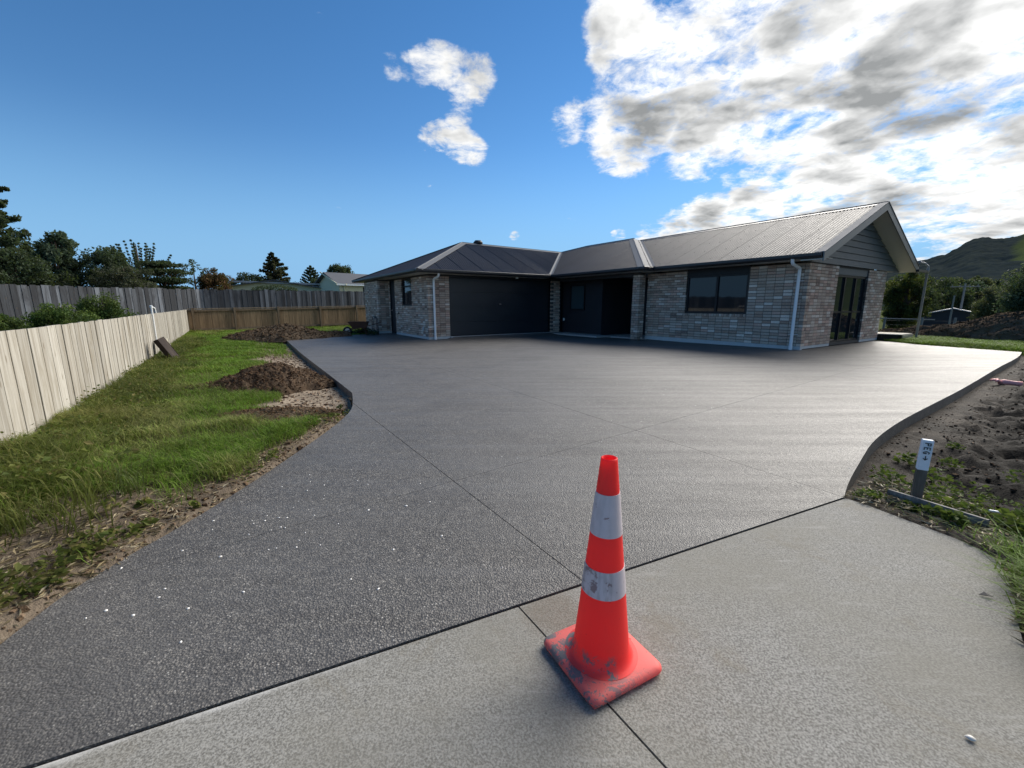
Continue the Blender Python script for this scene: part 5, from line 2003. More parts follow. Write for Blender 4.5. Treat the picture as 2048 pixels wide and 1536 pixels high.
def heap(name, label, centre, rx, ry, h, rot, mat, seed, zb, tints, clodn, clods_size, tail=None, mat2=None, group='heaps of dug soil'):
    e = empty(name, (*centre, zb), label, 'soil heap', group)
    n = 150
    g = np.linspace(-1.25, 1.25, n)
    a, b = np.meshgrid(g, g, indexing='ij')
    nz = fbm(a * 2.3 + 7, b * 2.3, seed, 5)
    nf = fbm(a * 11, b * 11, seed + 5, 4)
    nn = fbm(a * 26, b * 26, seed + 9, 3)
    r = np.hypot(a, b) * (1 + (nz - .5) * .5)
    prof = np.clip(1 - r, 0, 1) ** .8 * (1.0 + .5 * (nz - .5))
    if tail is not None:
        ta = np.hypot((a - tail[0]) / .7, (b - tail[1]) / .5)
        prof = np.maximum(prof, np.clip(1 - ta, 0, 1) * tail[2] * (1 + .6 * (nz - .5)))
    fade = sstep(prof, .0, .12)
    zz = prof * h + ((nf - .5) * .40 + (nn - .5) * .26) * (h ** .5) * .40 * fade - .05 * (1 - fade)
    cr, sr = math.cos(rot), math.sin(rot)
    X = a * rx * cr - b * ry * sr
    Y = a * rx * sr + b * ry * cr
    v = np.stack([X, Y, zz], -1).reshape(-1, 3)
    i, j = np.meshgrid(np.arange(n - 1), np.arange(n - 1), indexing='ij')
    q = np.stack([i * n + j, (i + 1) * n + j, (i + 1) * n + j + 1, i * n + j + 1], -1).reshape(-1, 4)
    keep = (prof.ravel()[q] > .005).any(1)
    q = q[keep]
    t = np.ones((n * n, 3)) * (.75 + .5 * nz.ravel()[:, None])
    me = np_mesh('soil_body', v, q.ravel(), [4] * len(q), mat, t, True)
    o = bpy.data.objects.new('soil_body', me)
    link(o, e, (*centre, zb))

    def pf(m):
        ii = rng.integers(0, n * n, m * 2)
        k = prof.ravel()[ii] > .03
        p_ = v[ii][k] + np.array([*centre, zb]) + rng.normal(0, .008, (k.sum(), 3))
        return p_[:m]
    clods(clodn, pf, clods_size, tints, mat2 or M['clod'], 'clods', parent=e)

    def pf2(m):
        ii = rng.integers(0, n * n, m * 2)
        k = prof.ravel()[ii] > .05
        return v[ii][k][:m] + np.array([*centre, zb + .012])
    clods(int(clodn * .3), pf2, clods_size * .55, [(1.5, 1.2, .95), (2.2, 1.9, 1.5), (1.0, .8, .65)], mat2 or M['clod'], 'bark_chips', parent=e, flat=.2, wid=2.4)
    return e


heap('soil_heap', 'dark brown mulch heap with bark chips beside the driveway corner', (-3.95, 6.80), .86, .98, .37, R(10), M['mulch'], 3, -.06, [(.55, .45, .40), (.8, .62, .5), (.4, .33, .3)], 6000, .011, tail=(-.85, -.25, .28))
heap('soil_heap', 'wide dry brown soil heap in front of the brown fence', (-9.35, 17.2), 2.1, 1.5, .60, R(33), M['mound_soil'], 13, -.10, [(.8, .72, .6), (1, .9, .75), (.6, .5, .42)], 5000, .026, tail=(.95, .05, .38))
heap('soil_heap', 'long weedy brown grey soil heap at the right beyond the far grass', (18.0, 13.2), 4.0, 1.9, 1.5, R(-46), M['mound_soil'], 23, .02, [(.8, .76, .66), (1.0, .95, .85), (.6, .55, .5)], 6000, .032, tail=(-.8, .1, .35))
heap('soil_heap', 'small low scatter of rusty brown soil in front of the mulch heap', (-2.72, 4.62), .60, .34, .085, R(15), M['mound_soil'], 33, -.01, [(1.0, .75, .55), (.7, .55, .42), (1.2, 1.0, .8)], 2200, .008, tail=(.75, -.1, .6))


def lawn_pts(u0, u1, smin, smax):
    def f(m):
        u, v = scatter_uv(u0, u1, -1.2, 1.7, m * 6)
        z, bare, s, bexp, nz = lawn_fields(u, v)
        k = (s > smin) & (s < smax + (nz - .5) * .3)
        u, v, z = u[k][:m], v[k][:m], z[k][:m]
        return np.stack([U[0] * u + V[0] * v, U[1] * u + V[1] * v, z], 1)
    return f


clods(2600, lawn_pts(1.6, 5.2, -.04, .30), .010, [(1.1, .98, .85), (.8, .7, .6), (1.6, 1.5, 1.35)], M['clod'], 'soil_crumbs', 'crumbs of pale soil along the left edge of the driveway')
clods(2600, lawn_pts(5.0, 15, .05, .95), .020, [(2.0, 1.95, 1.9), (1.3, 1.2, 1.1), (2.6, 2.5, 2.4), (.6, .5, .45)], M['clod'], 'soil_crumbs', 'pale lumps of dried slurry beside the driveway corner')


def straw_pts(n, fu):
    pts = fu(n)
    m = len(pts)
    t = rng.uniform(0, 2 * math.pi, m)
    d = np.stack([np.cos(t), np.sin(t), rng.uniform(-.05, .25, m)], 1)
    return leaf_quads(pts + Z * .008, np.full(m, .055), np.array([(.34, .27, .16), (.25, .19, .11), (.42, .36, .25)])[rng.integers(0, 3, m)] * rng.uniform(.6, 1.2, (m, 1)), aspect=9, droop=d)


def patch_pts(n):
    r = .55 * rng.uniform(0, 1, n) ** .5
    t = rng.uniform(0, 2 * math.pi, n)
    u, v = PATCH_L[0] + r * np.cos(t) * 1.2, PATCH_L[1] + r * np.sin(t)
    z = lawn_fields(u, v)[0]
    return np.stack([U[0] * u + V[0] * v, U[1] * u + V[1] * v, z], 1)


def right_near_pts(n):
    u, v = scatter_uv(-.6, .95, 2.3, 3.75, n * 3)
    z, s, g, w, nz, far = right_fields(u, v)
    k = (s > -.01)
    return np.stack([U[0] * u + V[0] * v, U[1] * u + V[1] * v, np.maximum(z, 0)], 1)[k][:n]


stuff_mesh('straw_litter', [straw_pts(1500, patch_pts), straw_pts(2600, right_near_pts), straw_pts(900, lawn_pts(1.6, 5, .0, .4))], M['tinted'], 'dry straw and dead leaves lying on the bare soil beside the concrete')


def right_soil_pts(n):
    u, v = scatter_uv(-2, 1.8, 3.2, 17, n * 4)
    d = np.hypot(u, v)
    k0 = rng.uniform(0, 1, len(u)) < np.clip(5 / d, .1, 1)
    u, v = u[k0], v[k0]
    z, s, g, w, nz, far = right_fields(u, v)
    k = (s > .02)
    return np.stack([U[0] * u + V[0] * v, U[1] * u + V[1] * v, z], 1)[k][:n]


clods(9000, right_soil_pts, .010, [(.6, .55, .5), (.9, .85, .8), (.45, .4, .37), (1.5, 1.4, 1.3)], M['clod'], 'soil_lumps', 'lumps of dark damp soil on the bare ground at the right')

# white stones in the aggregate
def pebble_field():
    out = []
    def drop(u, v, s):
        out.append((u, v, s))
    for _ in range(200):
        u = rng.uniform(1.1, 11) ; v = rng.uniform(-.8, 7)
        out.append((u, v, rng.uniform(.0025, .0048)))
    for _ in range(26):
        out.append((2.75 + rng.normal(0, .28), .22 + rng.normal(0, .16), rng.uniform(.003, .0055)))
    for _ in range(26):
        out.append((rng.uniform(1.6, 3.2), rng.uniform(-.6, 1.0), rng.uniform(.004, .0072)))
    o = np.array(out)
    k = poly_inside(o[:, 0], o[:, 1], DRIVE) & (poly_dist(o[:, 0], o[:, 1], left_curve) > .06)
    return o[k]


pf_ = pebble_field()
vv, ff = [], []
ico = bmesh.new()
bmesh.ops.create_icosphere(ico, subdivisions=1, radius=1)
iv = np.array([v.co[:] for v in ico.verts])
ifc = np.array([[v.index for v in f.verts] for f in ico.faces])
ico.free()
for i, (u, v, s) in enumerate(pf_):
    q = P(u, v, float(drive_z(u)) + s * .15)
    t = rng.uniform(0, 2 * math.pi)
    m3 = np.array([[math.cos(t), -math.sin(t), 0], [math.sin(t), math.cos(t), 0], [0, 0, 1]])
    vv.append((iv * [s * rng.uniform(1, 1.9), s, s * .55]) @ m3.T + q)
    ff.append(ifc + i * len(iv))
me = np_mesh('white_stones', np.concatenate(vv), np.concatenate(ff).ravel(), np.full(len(ff) * len(ifc), 3), M['pebble'], None, True)
o = bpy.data.objects.new('white_stones', me)
link(o)
tag(o, 'small white stones showing in the dark driveway surface', kind='stuff')

# ================================================================== TRAFFIC CONE
CX, CY = .311, 1.284
cone = empty('traffic_cone', (CX, CY, -.005), 'bright orange red traffic cone with two white sleeves and a scuffed square base', 'traffic cone')
CZ = -.005
CR = R(28)


def cr(x, y, z=0):
    return np.array([CX + x * math.cos(CR) - y * math.sin(CR), CY + x * math.sin(CR) + y * math.cos(CR), CZ + z])


def wear(p_):
    """rubbed paint on the left and near corners of the base"""
    x = (p_[0] - CX) * math.cos(CR) + (p_[1] - CY) * math.sin(CR)
    y = -(p_[0] - CX) * math.sin(CR) + (p_[1] - CY) * math.cos(CR)
    return 1.0 if x < -.085 else max(0.0, .7 - (x + .085) * 8)


def rounded_sq(h, r, n=6):
    pts = []
    for k, (sx, sy) in enumerate(((1, 1), (-1, 1), (-1, -1), (1, -1))):
        for j in range(n + 1):
            t = k * math.pi / 2 + j * math.pi / 2 / n
            pts.append((sx * (h - r) + r * math.cos(t), sy * (h - r) + r * math.sin(t)))
    return pts


mb = MB()
HB = .1525
lay = [(HB - .012, .008), (HB - .002, .012), (HB, .018), (HB - .001, .026), (HB - .006, .032), (HB - .016, .036), (HB - .05, .0375), (.104, .040)]
vs2, fs2 = [], []
nn_ = 28
for h, z in lay:
    for x, y in rounded_sq(h, min(.03, h * .4) if h > .11 else h * .98):
        vs2.append(cr(x, y, z))
m_ = len(lay)
for i in range(m_ - 1):
    for k in range(nn_):
        k2 = (k + 1) % nn_
        fs2.append((i * nn_ + k, i * nn_ + k2, (i + 1) * nn_ + k2, (i + 1) * nn_ + k))
fs2.append(tuple(range(nn_))[::-1])
fs2.append(tuple(range((m_ - 1) * nn_, m_ * nn_)))
mb.add(vs2, fs2)
# feet
for sx, sy in ((1, 1), (-1, 1), (-1, -1), (1, -1)):
    a = [cr(sx * (HB - .012), sy * (HB - .012)), cr(sx * (HB - .07), sy * (HB - .012)), cr(sx * (HB - .07), sy * (HB - .05)), cr(sx * (HB - .012), sy * (HB - .05))]
    mb.hexa(a + [x + Z * .012 for x in a])
mb.t = [(wear(p_), 0, 0) for p_ in mb.v]
o = mb.build('base', M['cone_base'], cone)
stroke_smooth(o, 50)
# raised recycling style triangle moulded on the base
m = MB()
tri = [(.098, -.02), (.128, -.012), (.108, .012)]
for i in range(3):
    a, b = tri[i], tri[(i + 1) % 3]
    m.tube([cr(*a, .0378), cr(*b, .0378)], .0012, 4)
m.t = [(0, 0, 0)] * len(m.t)
m.build('moulded_mark', M['cone_base'], cone)


def cone_r(z):
    return .0955 + (z - .06) / (.745 - .06) * (.0262 - .0955)


mb = MB()
prof = [(.125, .038), (.112, .041), (.104, .047), (.0985, .056)] + [(cone_r(z), z) for z in np.linspace(.07, .738, 24)] + [(.0262, .745), (.0235, .7465), (.0205, .743), (.0205, .68), (.022, .62)]
mb.lathe(prof, (CX, CY, CZ), 48)
mb.t = [((1.0 if (p_[0] - CX) * math.cos(CR) + (p_[1] - CY) * math.sin(CR) < -.02 and p_[2] < .075 else 0), 0, 0) for p_ in mb.v]
o = mb.build('body', M['cone_body'], cone, fix=True)
stroke_smooth(o, 60)
for z0_, z1_, dirt in ((.492, .632, .25), (.285, .378, .6)):
    mb = MB()
    zs_ = np.linspace(z0_, z1_, 7)
    prof = [(cone_r(z0_) + .0002, z0_)] + [(cone_r(z) + .0016, z) for z in zs_] + [(cone_r(z1_) + .0002, z1_)]
    mb.lathe(prof, (CX, CY, CZ), 48)
    tt = []
    for p_ in mb.v:
        x = (p_[0] - CX) * math.cos(CR) + (p_[1] - CY) * math.sin(CR)
        tt.append((dirt * (1.0 if x < -.02 else .3), 0, 0))
    mb.t = tt
    o = mb.build('reflective_sleeve', M['sleeve'], cone)
    stroke_smooth(o, 60)

# ================================================================== SMALL THINGS, RIGHT
# survey peg with hand lettering, leaning slightly
peg = empty('survey_peg', (2.58, 2.52, 0), 'white topped timber survey peg with black hand lettering standing in the weeds', 'survey peg')
pdir = np.array([.03, .01, 1.0])
pdir /= np.linalg.norm(pdir)
fx = np.array([.86, -.50, 0])        # across the face that looks at the photographer
fx -= pdir * (fx @ pdir)
fx /= np.linalg.norm(fx)
fy = np.cross(pdir, fx)              # away from the photographer


def PG(a, b, z):
    return np.array([2.58, 2.52, 0]) + fx * a + fy * b + pdir * z


W2 = .026
MB().bbox(-W2, W2, -.018, .018, -.12, .20, .003, tint=(.26, .23, .185), fr=PG).build('shaft', M['grey_wood'], peg)
MB().bbox(-W2 - .0008, W2 + .0008, -.0188, .0188, .2005, .395, .003, fr=PG).build('painted_top', M['white_paint'], peg)
let = MB()


def stroke(pts):
    # letters run down the face: x of the text = downwards, y of the text = to the right
    for (x0, y0), (x1, y1) in zip(pts[:-1], pts[1:]):
        a, b = np.array([y0, -x0]), np.array([y1, -x1])
        d = b - a
        L_ = np.linalg.norm(d)
        d /= L_
        n_ = np.array([-d[1], d[0]]) * .0024
        q = [a - n_ - d * .0015, b - n_ + d * .0015, b + n_ + d * .0015, a + n_ - d * .0015]
        let.hexa([PG(p_[0], -.0189, .375 + p_[1]) for p_ in q] + [PG(p_[0], -.0200, .375 + p_[1]) for p_ in q])


s_ = .022
def glyph(pts, x): stroke([(x + a * s_, (b - .5) * s_ * 1.25) for a, b in pts])


glyph([(0, 0), (0, 1), (.6, 1), (.65, .55), (0, .5)], .0)
glyph([(.65, 1), (0, 1), (0, 0), (.65, 0)], .027); glyph([(0, .5), (.5, .5)], .027)
glyph([(.65, .9), (.3, 1), (0, .5), (.3, 0), (.65, .1), (.65, .45), (.4, .45)], .052)
glyph([(0, .5), (1.1, .5)], .082); glyph([(.7, .85), (1.15, .5), (.7, .15)], .082)
let.build('lettering', M['ink'], peg)

# timber edging board
eb = MB()
e0, e1 = np.array([2.47, 2.60]), np.array([2.655, 2.17])
ed = (e1 - e0) / np.linalg.norm(e1 - e0)
en = np.array([ed[1], -ed[0]])
EL = float(np.linalg.norm(e1 - e0))
eb.bbox(0, EL, -.011, .011, -.06, .035, .003, tint=(.30, .29, .27), fr=lambda a, b, z: np.array([*(e0 + ed * a + en * b), z + .01 - .012 * (1 - a / EL)]))
o = eb.build('edging_board', M['grey_wood'])
tag(o, 'thin weathered timber edging board set on edge between weeds and concrete', 'edging board')
# white stick
m = MB()
m.tube([(2.80, 2.30, .035), (2.93, 2.235, .03), (3.15, 2.12, .03)], .0065, 8)
o = m.build('plastic_rod', M['white_pvc'])
tag(o, 'thin white plastic rod lying in the weeds at the right edge', 'rod')
# black leaf, shell
m = MB()
m.add([(2.00, 1.615, 0), (2.02, 1.597, .008), (2.046, 1.597, .002), (2.025, 1.618, .012)], [(0, 1, 3), (1, 2, 3)])
m.add([(2.00, 1.615, -.002), (2.02, 1.597, .006), (2.046, 1.597, .0), (2.025, 1.618, .010)], [(3, 1, 0), (3, 2, 1)])
o = m.build('dead_leaf', M['rubber'])
tag(o, 'small curled black dead leaf on the pale concrete', 'leaf')
m = MB()
sc_ = np.array([1.312, 1.003, 0])
for i in range(10):
    pass
vsx, fs = [], []
for i in range(7):
    for j in range(10):
        t = math.pi * j / 9
        r = .009 * math.sin(math.pi * (i + .4) / 7.4)
        x = -.012 + .024 * i / 6
        vsx.append(sc_ + np.array([x * .85 - r * math.cos(t) * .5, -x * .5 - r * math.cos(t) * .85, .001 + r * .75 * math.sin(t)]))
for i in range(6):
    for j in range(9):
        fs.append((i * 10 + j, i * 10 + j + 1, (i + 1) * 10 + j + 1, (i + 1) * 10 + j))
m.add(vsx, fs)
o = m.build('shell', M['shell'])
stroke_smooth(o, 60)
tag(o, 'small pale shell lying on the concrete near the lower right corner', 'shell')
# pink rubber glove
gl = empty('rubber_glove', (8.35, 7.0, -.10), 'bright pink crumpled rubber glove on bare soil beside the driveway edge', 'glove')
g0 = np.array([8.28, 7.08, -.075])
gd_ = np.array([.80, -.60, 0])
gs_ = np.array([.60, .80, 0])
m = MB()
m.tube([g0, g0 + gd_ * .07 + Z * .012, g0 + gd_ * .16 + Z * .006, g0 + gd_ * .27 + Z * .0], [.036, .046, .038, .043], 12)
m.build('cuff', M['pink'], gl, smooth=True)
for k, (a, l) in enumerate(((-.8, .06), (-.25, .09), (.2, .10), (.6, .09), (1.5, .10))):
    dd = -gd_ * math.cos(a) + gs_ * math.sin(a)
    b0 = g0 + gs_ * (k - 2) * .016 + Z * .01
    m = MB()
    m.tube([b0 + gd_ * .03, b0 + dd * l * .5 + Z * .03, b0 + dd * l + Z * (.025 if k % 2 else .01)], [.020, .019, .012], 8)
    m.build('finger', M['pink'], gl, smooth=True)

# ================================================================== SMALL THINGS, LEFT
# white pipe hooked over the pale fence
m = MB()
m.tube([P(13.95, -1.545, .33), P(13.82, -1.535, 1.17)], .021, 10)
m.tube([P(13.82, -1.535, 1.185), P(15.05, -1.60, 1.13)], .019, 10)
m.tube([P(15.05, -1.60, 1.14), P(15.1, -1.60, .90)], .019, 10)
m.tube([P(13.825, -1.535, 1.15), P(13.815, -1.535, 1.21)], .029, 10)
o = m.build('white_pipe', M['white_pvc'])
stroke_smooth(o, 50)
tag(o, 'white plastic pipe bent over the top of the pale fence', 'pipe')
# sleeper leaning on the fence
m = MB()


def SL(a, b, z):       # leaning frame: a across, b thickness outwards, z along the plank
    base = P(12.6, -1.10, -.04)
    up_ = (V * -.42 + Z * .80 - U * .0)
    up_ = up_ / np.linalg.norm(up_)
    ac = U * .97 + V * .24
    ac = ac - up_ * (ac @ up_)
    ac /= np.linalg.norm(ac)
    nb_ = np.cross(ac, up_)
    return base + ac * a + nb_ * b + up_ * z


m.bbox(-.20, .20, -.05, .05, 0, .56, .008, tint=(.034, .025, .021), fr=SL)
o = m.build('timber_sleeper', M['sleeper'])
tag(o, 'short dark brown timber sleeper leaning against the pale fence', 'timber')
for k in range(3):
    u0 = 13.35
    m = MB()
    m.bbox(u0 + .02 * k, u0 + .42 + .02 * k, -1.42 + .04 * k * 0, -1.22, -.04 + k * .145, .10 + k * .145, .008)
    m.v = [tuple(np.array(p_) + V * (-.035 * k)) for p_ in m.v]
    o = m.build('concrete_block', M['block'])
    tag(o, ['pale concrete block at the bottom of the little stack against the pale fence', 'pale concrete block in the middle of the little stack against the pale fence', 'topmost pale concrete block of the little stack against the pale fence'][k], 'block', 'concrete blocks stacked at the fence')

# wheelbarrow near the house corner
wb = empty('wheelbarrow', P(19.9, 5.05, -.12), 'old rusty brown wheelbarrow parked on grass by the house corner', 'wheelbarrow')
wu, wv = 19.9, 4.95
def WB(a, b, z):
    q = P(wu, wv, -.12)
    d = -V * .93 + U * .36
    e_ = U * .93 + V * .36
    return q + d * a + e_ * b + Z * z
m = MB()
tb = [(-.30, -.17), (.26, -.17), (.26, .17), (-.30, .17)]
tt_ = [(-.42, -.30), (.46, -.28), (.46, .28), (-.42, .30)]
o1 = [WB(a, b, .30) for a, b in tb] + [WB(a, b, .60) for a, b in tt_]
o2 = [WB(a * .96, b * .95, .315) for a, b in tb] + [WB(a * .97, b * .96, .602) for a, b in tt_]
m.add(o1 + o2, [(0, 1, 2, 3), (0, 4, 5, 1), (1, 5, 6, 2), (2, 6, 7, 3), (3, 7, 4, 0), (8, 11, 10, 9), (8, 9, 13, 12), (9, 10, 14, 13), (10, 11, 15, 14), (11, 8, 12, 15), (4, 12, 13, 5), (5, 13, 14, 6), (6, 14, 15, 7), (7, 15, 12, 4)])
m.build('tray', M['rust'], wb)
m = MB()
c0 = WB(.52, 0, .19)
axd = WB(.52, 1, .19) - c0
axd /= np.linalg.norm(axd)
fwd = np.cross(axd, Z)
ring = [c0 + (fwd * math.cos(t) + Z * math.sin(t)) * .155 for t in np.linspace(0, 2 * math.pi, 21)]
m.tube(ring, .042, 8, cap=False)
whl = m.build('wheel', M['rubber'], wb, smooth=True)
m = MB().tube([c0 - axd * .03, c0 + axd * .03], .11, 14)
m.build('hub', M['steel'], whl)
for sg in (-1, 1):
    MB().tube([WB(.56, sg * .07, .19), WB(.2, sg * .16, .29), WB(-.45, sg * .24, .42), WB(-.95, sg * .28, .56)], .016, 7).build('handle', M['rust'], wb)
    MB().tube([WB(-.22, sg * .19, .34), WB(-.32, sg * .22, .0)], .014, 6).build('leg', M['rust'], wb)
sp = [(*P(19.2, 5.35, -.1)[:2], -.1, .28, 300), (*P(20.3, 5.3, -.1)[:2], -.1, .3, 300), (*P(20.9, 5.0, -.1)[:2], -.1, .3, 260)]
broadleaf_clumps(sp, 'weeds', 'dark weeds around the wheelbarrow by the house corner', DG, leaf=(.06, .10), mat=M['leaf'])
# hose loop standing against the wall
m = MB()
for k in range(2):
    c0_ = P(20.45 + .10 * k, 5.86 - .04 * k, 0)
    pts = []
    for t in np.linspace(0, math.pi, 13):
        pts.append(c0_ + U * (.16 * math.cos(t)) * (1 + .2 * k) + Z * (.05 + .62 * math.sin(t) ** .55 + .03 * k) + V * (-.06 * math.cos(t)))
    pts = [pts[0] - Z * .2] + pts + [pts[-1] - Z * .2]
    m.tube(pts, .016, 7)
o = m.build('hose', M['black_pipe'])
stroke_smooth(o, 60)
tag(o, 'dark hose standing in tall loops against the brick house corner', 'hose')

# ================================================================== NEIGHBOURS
def FR(o, yaw):
    d = np.array([math.cos(yaw), math.sin(yaw), 0])
    n_ = np.array([-math.sin(yaw), math.cos(yaw), 0])
    return lambda a, b, z: np.array([o[0], o[1], 0]) + d * a + n_ * b + Z * z


def gable_house(name, label, o, yaw, w, dpt, zb, ze, zr, walls, roofm, trim, ridge_along='a', over=.45, wins=(), cat='house'):
    """w along a, depth along b; ridge runs along 'a' or 'b'; windows (a0, a1, z0, z1) on the near face"""
    f = FR(o, yaw)
    e = empty(name, f(w / 2, dpt / 2, zb), label, cat)
    MB().box(0, w, 0, dpt, zb, ze, fr=f).build('wall', walls, e)
    m = MB()
    if ridge_along == 'a':
        for a in (0, w - .08):
            m = MB()
            m.add([f(a, 0, ze), f(a, dpt, ze), f(a, dpt / 2, zr - .06), f(a + .08, 0, ze), f(a + .08, dpt, ze), f(a + .08, dpt / 2, zr - .06)], [(0, 1, 2), (5, 4, 3), (0, 3, 4, 1), (1, 4, 5, 2), (2, 5, 3, 0)])
            m.build('gable', walls, e)
        sl = [((-over, -over), (w + over, -over), (w + over, dpt / 2), (-over, dpt / 2)), ((-over, dpt + over), (w + over, dpt + over), (w + over, dpt / 2), (-over, dpt / 2))]
        half = dpt / 2
    else:
        for b in (0, dpt - .08):
            m = MB()
            m.add([f(0, b, ze), f(w, b, ze), f(w / 2, b, zr - .06), f(0, b + .08, ze), f(w, b + .08, ze), f(w / 2, b + .08, zr - .06)], [(0, 1, 2), (5, 4, 3), (0, 3, 4, 1), (1, 4, 5, 2), (2, 5, 3, 0)])
            m.build('gable', walls, e)
        sl = [((-over, -over), (-over, dpt + over), (w / 2, dpt + over), (w / 2, -over)), ((w + over, -over), (w + over, dpt + over), (w / 2, dpt + over), (w / 2, -over))]
        half = w / 2
    k_ = (zr - ze) / half
    for q in sl:
        m = MB()
        zz = [ze - k_ * over, ze - k_ * over, zr, zr]
        m.hexa([f(q[i][0], q[i][1], zz[i] - .08) for i in range(4)] + [f(q[i][0], q[i][1], zz[i]) for i in range(4)])
        m.build('roof', roofm, e)
        m = MB()
        p0, p1 = q[0], q[1]
        z_ = ze - k_ * over
        m.hexa([f(p0[0], p0[1], z_ - .20), f(p1[0], p1[1], z_ - .20), f(p1[0] * .999 + .02, p1[1] * .98 + .02, z_ - .20), f(p0[0] * .999 + .02, p0[1] * .98 + .02, z_ - .20),
                f(p0[0], p0[1], z_ - .02), f(p1[0], p1[1], z_ - .02), f(p1[0] * .999 + .02, p1[1] * .98 + .02, z_ - .085), f(p0[0] * .999 + .02, p0[1] * .98 + .02, z_ - .085)])
        m.build('gutter', trim, e)
    for (a0, a1, z0, z1) in wins:
        m = MB()
        fw = .07
        m.box(a0, a0 + fw, -.05, .0, z0, z1, fr=f); m.box(a1 - fw, a1, -.05, .0, z0, z1, fr=f)
        m.box(a0 + fw, a1 - fw, -.048, .0, z0, z0 + fw, fr=f); m.box(a0 + fw, a1 - fw, -.048, .0, z1 - fw, z1, fr=f)
        am = (a0 + a1) / 2
        m.box(am - .03, am + .03, -.046, 0, z0 + fw, z1 - fw, fr=f)
        wn = m.build('window', M['alu'], e)
        MB().box(a0 + fw, a1 - fw, -.02, -.008, z0 + fw, z1 - fw, fr=f).build('pane', M['glass'], wn)
    return e, f


yawc = R(18)
ch, f = gable_house('house', 'cream weatherboard house with a grey gabled roof behind the grey fence', (-17.56, 44.1), R(45), 14.0, 5.5, 0, 3.55, 4.62, M['cream'], M['tile'], M['white_paint'], 'a', .45, wins=((2.5, 3.8, 2.2, 3.1),))
MB().tube([f(.5, -.5, 3.3), f(.45, -.12, 3.05), f(.45, -.08, 1.0)], .06, 8).build('downpipe', M['cream'], ch)
MB().hexa([f(-.52, -.5, 3.22), f(-.46, -.5, 3.22), f(-.46, 3.5, 4.58), f(-.52, 3.5, 4.58), f(-.52, -.5, 3.38), f(-.46, -.5, 3.38), f(-.46, 3.5, 4.72), f(-.52, 3.5, 4.72)]).build('barge_board', M['cream'], ch)
lh, f2 = gable_house('house', 'low roofed house with a long flat grey roof edge behind the clipped hedge', (-29.6, 44.2), R(24), 9.5, 8.0, 0, 3.05, 3.85, M['cream'], M['tile'], M['shed_roof'], 'b', .6)
MB().hexa([f2(-1.0, -.4, 3.55), f2(10.3, -.4, 3.35), f2(10.3, .2, 3.35), f2(-1.0, .2, 3.55), f2(-1.0, -.4, 3.72), f2(10.3, -.4, 3.52), f2(10.3, .2, 3.52), f2(-1.0, .2, 3.72)]).build('fascia', M['shed_roof'], lh)

sh, f3 = gable_house('shed', 'dark walled shed with a pale low pitched roof beyond the wire fence', (38.0, 39.7), R(-45.6), 4.0, 8.0, -2.4, .42, .95, M['shed_wall'], M['shed_roof'], M['shed_wall'], 'b', .25, cat='shed')
wh, f4 = gable_house('house', 'tiny distant white house among the trees below the hill', (116, 112), R(-44), 7, 6, -1.9, 3.4, 5.2, M['white_paint'], M['shed_roof'], M['white_paint'], 'a', .4)
wh2, f5 = gable_house('shed', 'pale roofed low shed just over the top of the right soil heap', (35.5, 29.4), R(-48), 2.6, 3, -1.6, -.2, .28, M['shed_roof'], M['shed_roof'], M['shed_roof'], 'a', .2, cat='shed')

# wire fence in front of the shed
wf = empty('wire_fence', (19.9, 19.7, -.1), 'post and wire farm fence in front of the dark shed', 'fence')
fps = [(17.7, 20.3), (18.8, 19.6), (19.95, 19.25), (21.1, 18.9), (22.4, 18.5), (23.8, 18.1)]
for (x, y) in fps:
    MB().tube([(x, y, -.6), (x + .03, y, .66)], [.055, .05], 8).build('post', M['grey_post'], wf)
for z in (.1, .3, .5):
    for (a, b) in zip(fps[:-1], fps[1:]):
        MB().tube([(a[0], a[1], z), (b[0], b[1], z)], .0035, 4).build('wire', M['wire'], wf)
MB().tube([(17.2, 20.5, .60), (19.3, 19.5, .56)], .028, 6).build('rail', M['grey_post'], wf)
# power pole
pp = empty('power_pole', (43.4, 41.5, -1.9), 'grey timber power pole with a crossarm behind the shed', 'power pole')
MB().tube([(43.4, 41.5, -2.4), (43.4, 41.5, 3.25)], [.11, .08], 8).build('pole', M['grey_post'], pp)
MB().tube([(42.7, 42.2, 2.95), (44.1, 40.8, 2.95)], .045, 6).build('crossarm', M['grey_post'], pp)
for k in (-.85, -.3, .3, .85):
    MB().tube([(43.4 - .7 * k, 41.5 + .7 * k, 2.95), (43.4 - .7 * k, 41.5 + .7 * k, 3.15)], .035, 6).build('insulator', M['grey_post'], pp)
p2 = MB().tube([(32.2, 31.4, -2.2), (32.2, 31.4, 1.9)], [.07, .05], 8).build('pole', M['grey_post'])
tag(p2, 'thin grey pole standing behind the shed left of the power pole', 'pole')


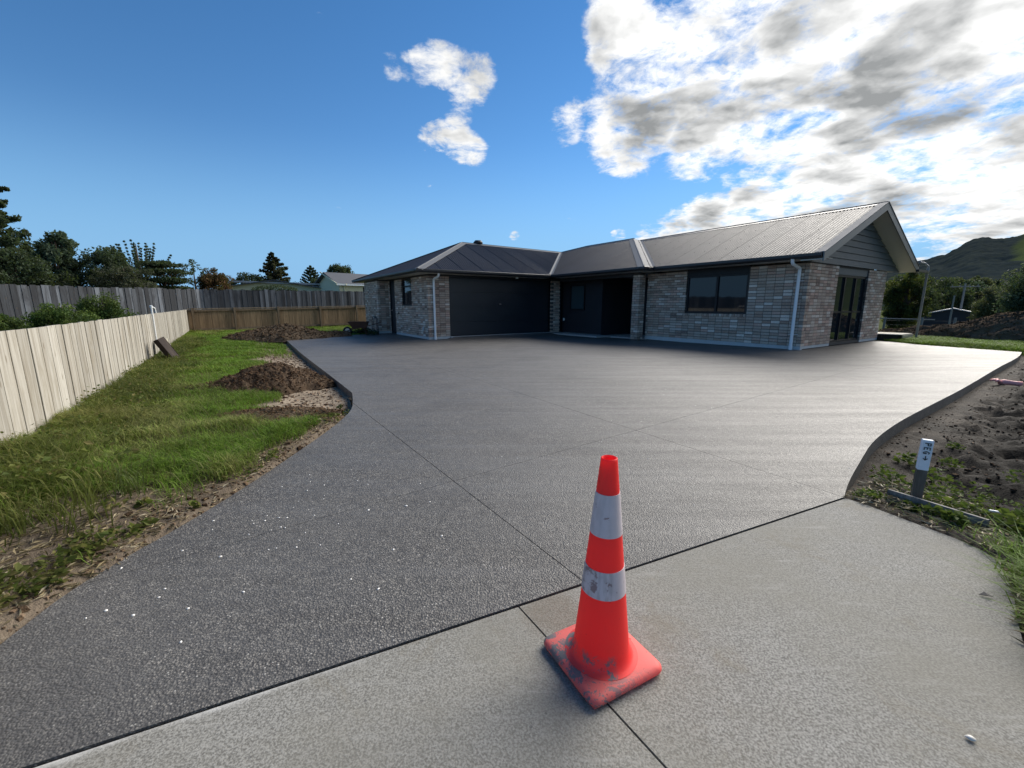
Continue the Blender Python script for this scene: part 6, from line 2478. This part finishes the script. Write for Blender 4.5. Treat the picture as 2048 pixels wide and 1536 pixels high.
# ================================================================== HILL
def build_hill():
    az_k = np.array([20, 30, 37.9, 42.5, 43.6, 44.6, 45.6, 46.2, 46.8, 47.5, 48.3, 48.8, 49.2, 52, 58, 66, 76, 90])
    el_k = np.array([.6, 1.6, 2.6, 4.03, 4.32, 4.56, 5.35, 5.72, 5.87, 5.74, 5.62, 5.72, 5.95, 6.9, 7.6, 6.6, 5.0, 2.0])
    az = np.concatenate([np.arange(20, 38, .12), np.arange(38, 54, .045), np.arange(54, 90, .15)])
    r = np.concatenate([np.linspace(300, 900, 150), np.linspace(910, 1500, 25)])
    A, Rr = np.meshgrid(az, r, indexing='ij')
    el = np.interp(A, az_k, el_k)
    X, Y = Rr * np.sin(np.radians(A)), Rr * np.cos(np.radians(A))
    zr = np.tan(np.radians(el)) * 900 + EYE
    t = np.clip((Rr - 330) / 570, 0, 1)
    prof = np.where(Rr < 900, (t ** 1.25), 1 - ((Rr - 900) / 600) ** 1.5 * .9)
    gul = fbm(X * .006, Y * .006, 61, 4) - .5
    Zh = -2.2 + (zr + 2.2) * prof + gul * 26 * np.sin(np.clip(t, 0, 1) * math.pi)
    cell = fbm(X * .11, Y * .11, 71, 3) - .5
    forest = 1 - sstep(A + (fbm(X * .01, Y * .01, 81, 3) - .5) * 3 - (900 - Rr) * .004, 48.1, 48.9)
    Zh = Zh + cell * 5 * (.25 + .75 * forest) * sstep(Rr, 320, 380)
    v = np.stack([X, Y, Zh], -1).reshape(-1, 3)
    n, m = A.shape
    i, j = np.meshgrid(np.arange(n - 1), np.arange(m - 1), indexing='ij')
    q = np.stack([i * m + j, i * m + j + 1, (i + 1) * m + j + 1, (i + 1) * m + j], -1).reshape(-1, 4)
    tcol = np.stack([1 - forest, forest, forest], -1).reshape(-1, 3)
    if np.cross(v[q[0][1]] - v[q[0][0]], v[q[0][2]] - v[q[0][0]])[2] < 0:
        q = q[:, ::-1]
    me = np_mesh('hill', v, q.ravel(), [4] * len(q), M['hill'], tcol, True)
    o = bpy.data.objects.new('hill', me)
    link(o)
    tag(o, 'bush covered dark green hill beyond the house', kind='structure')


build_hill()
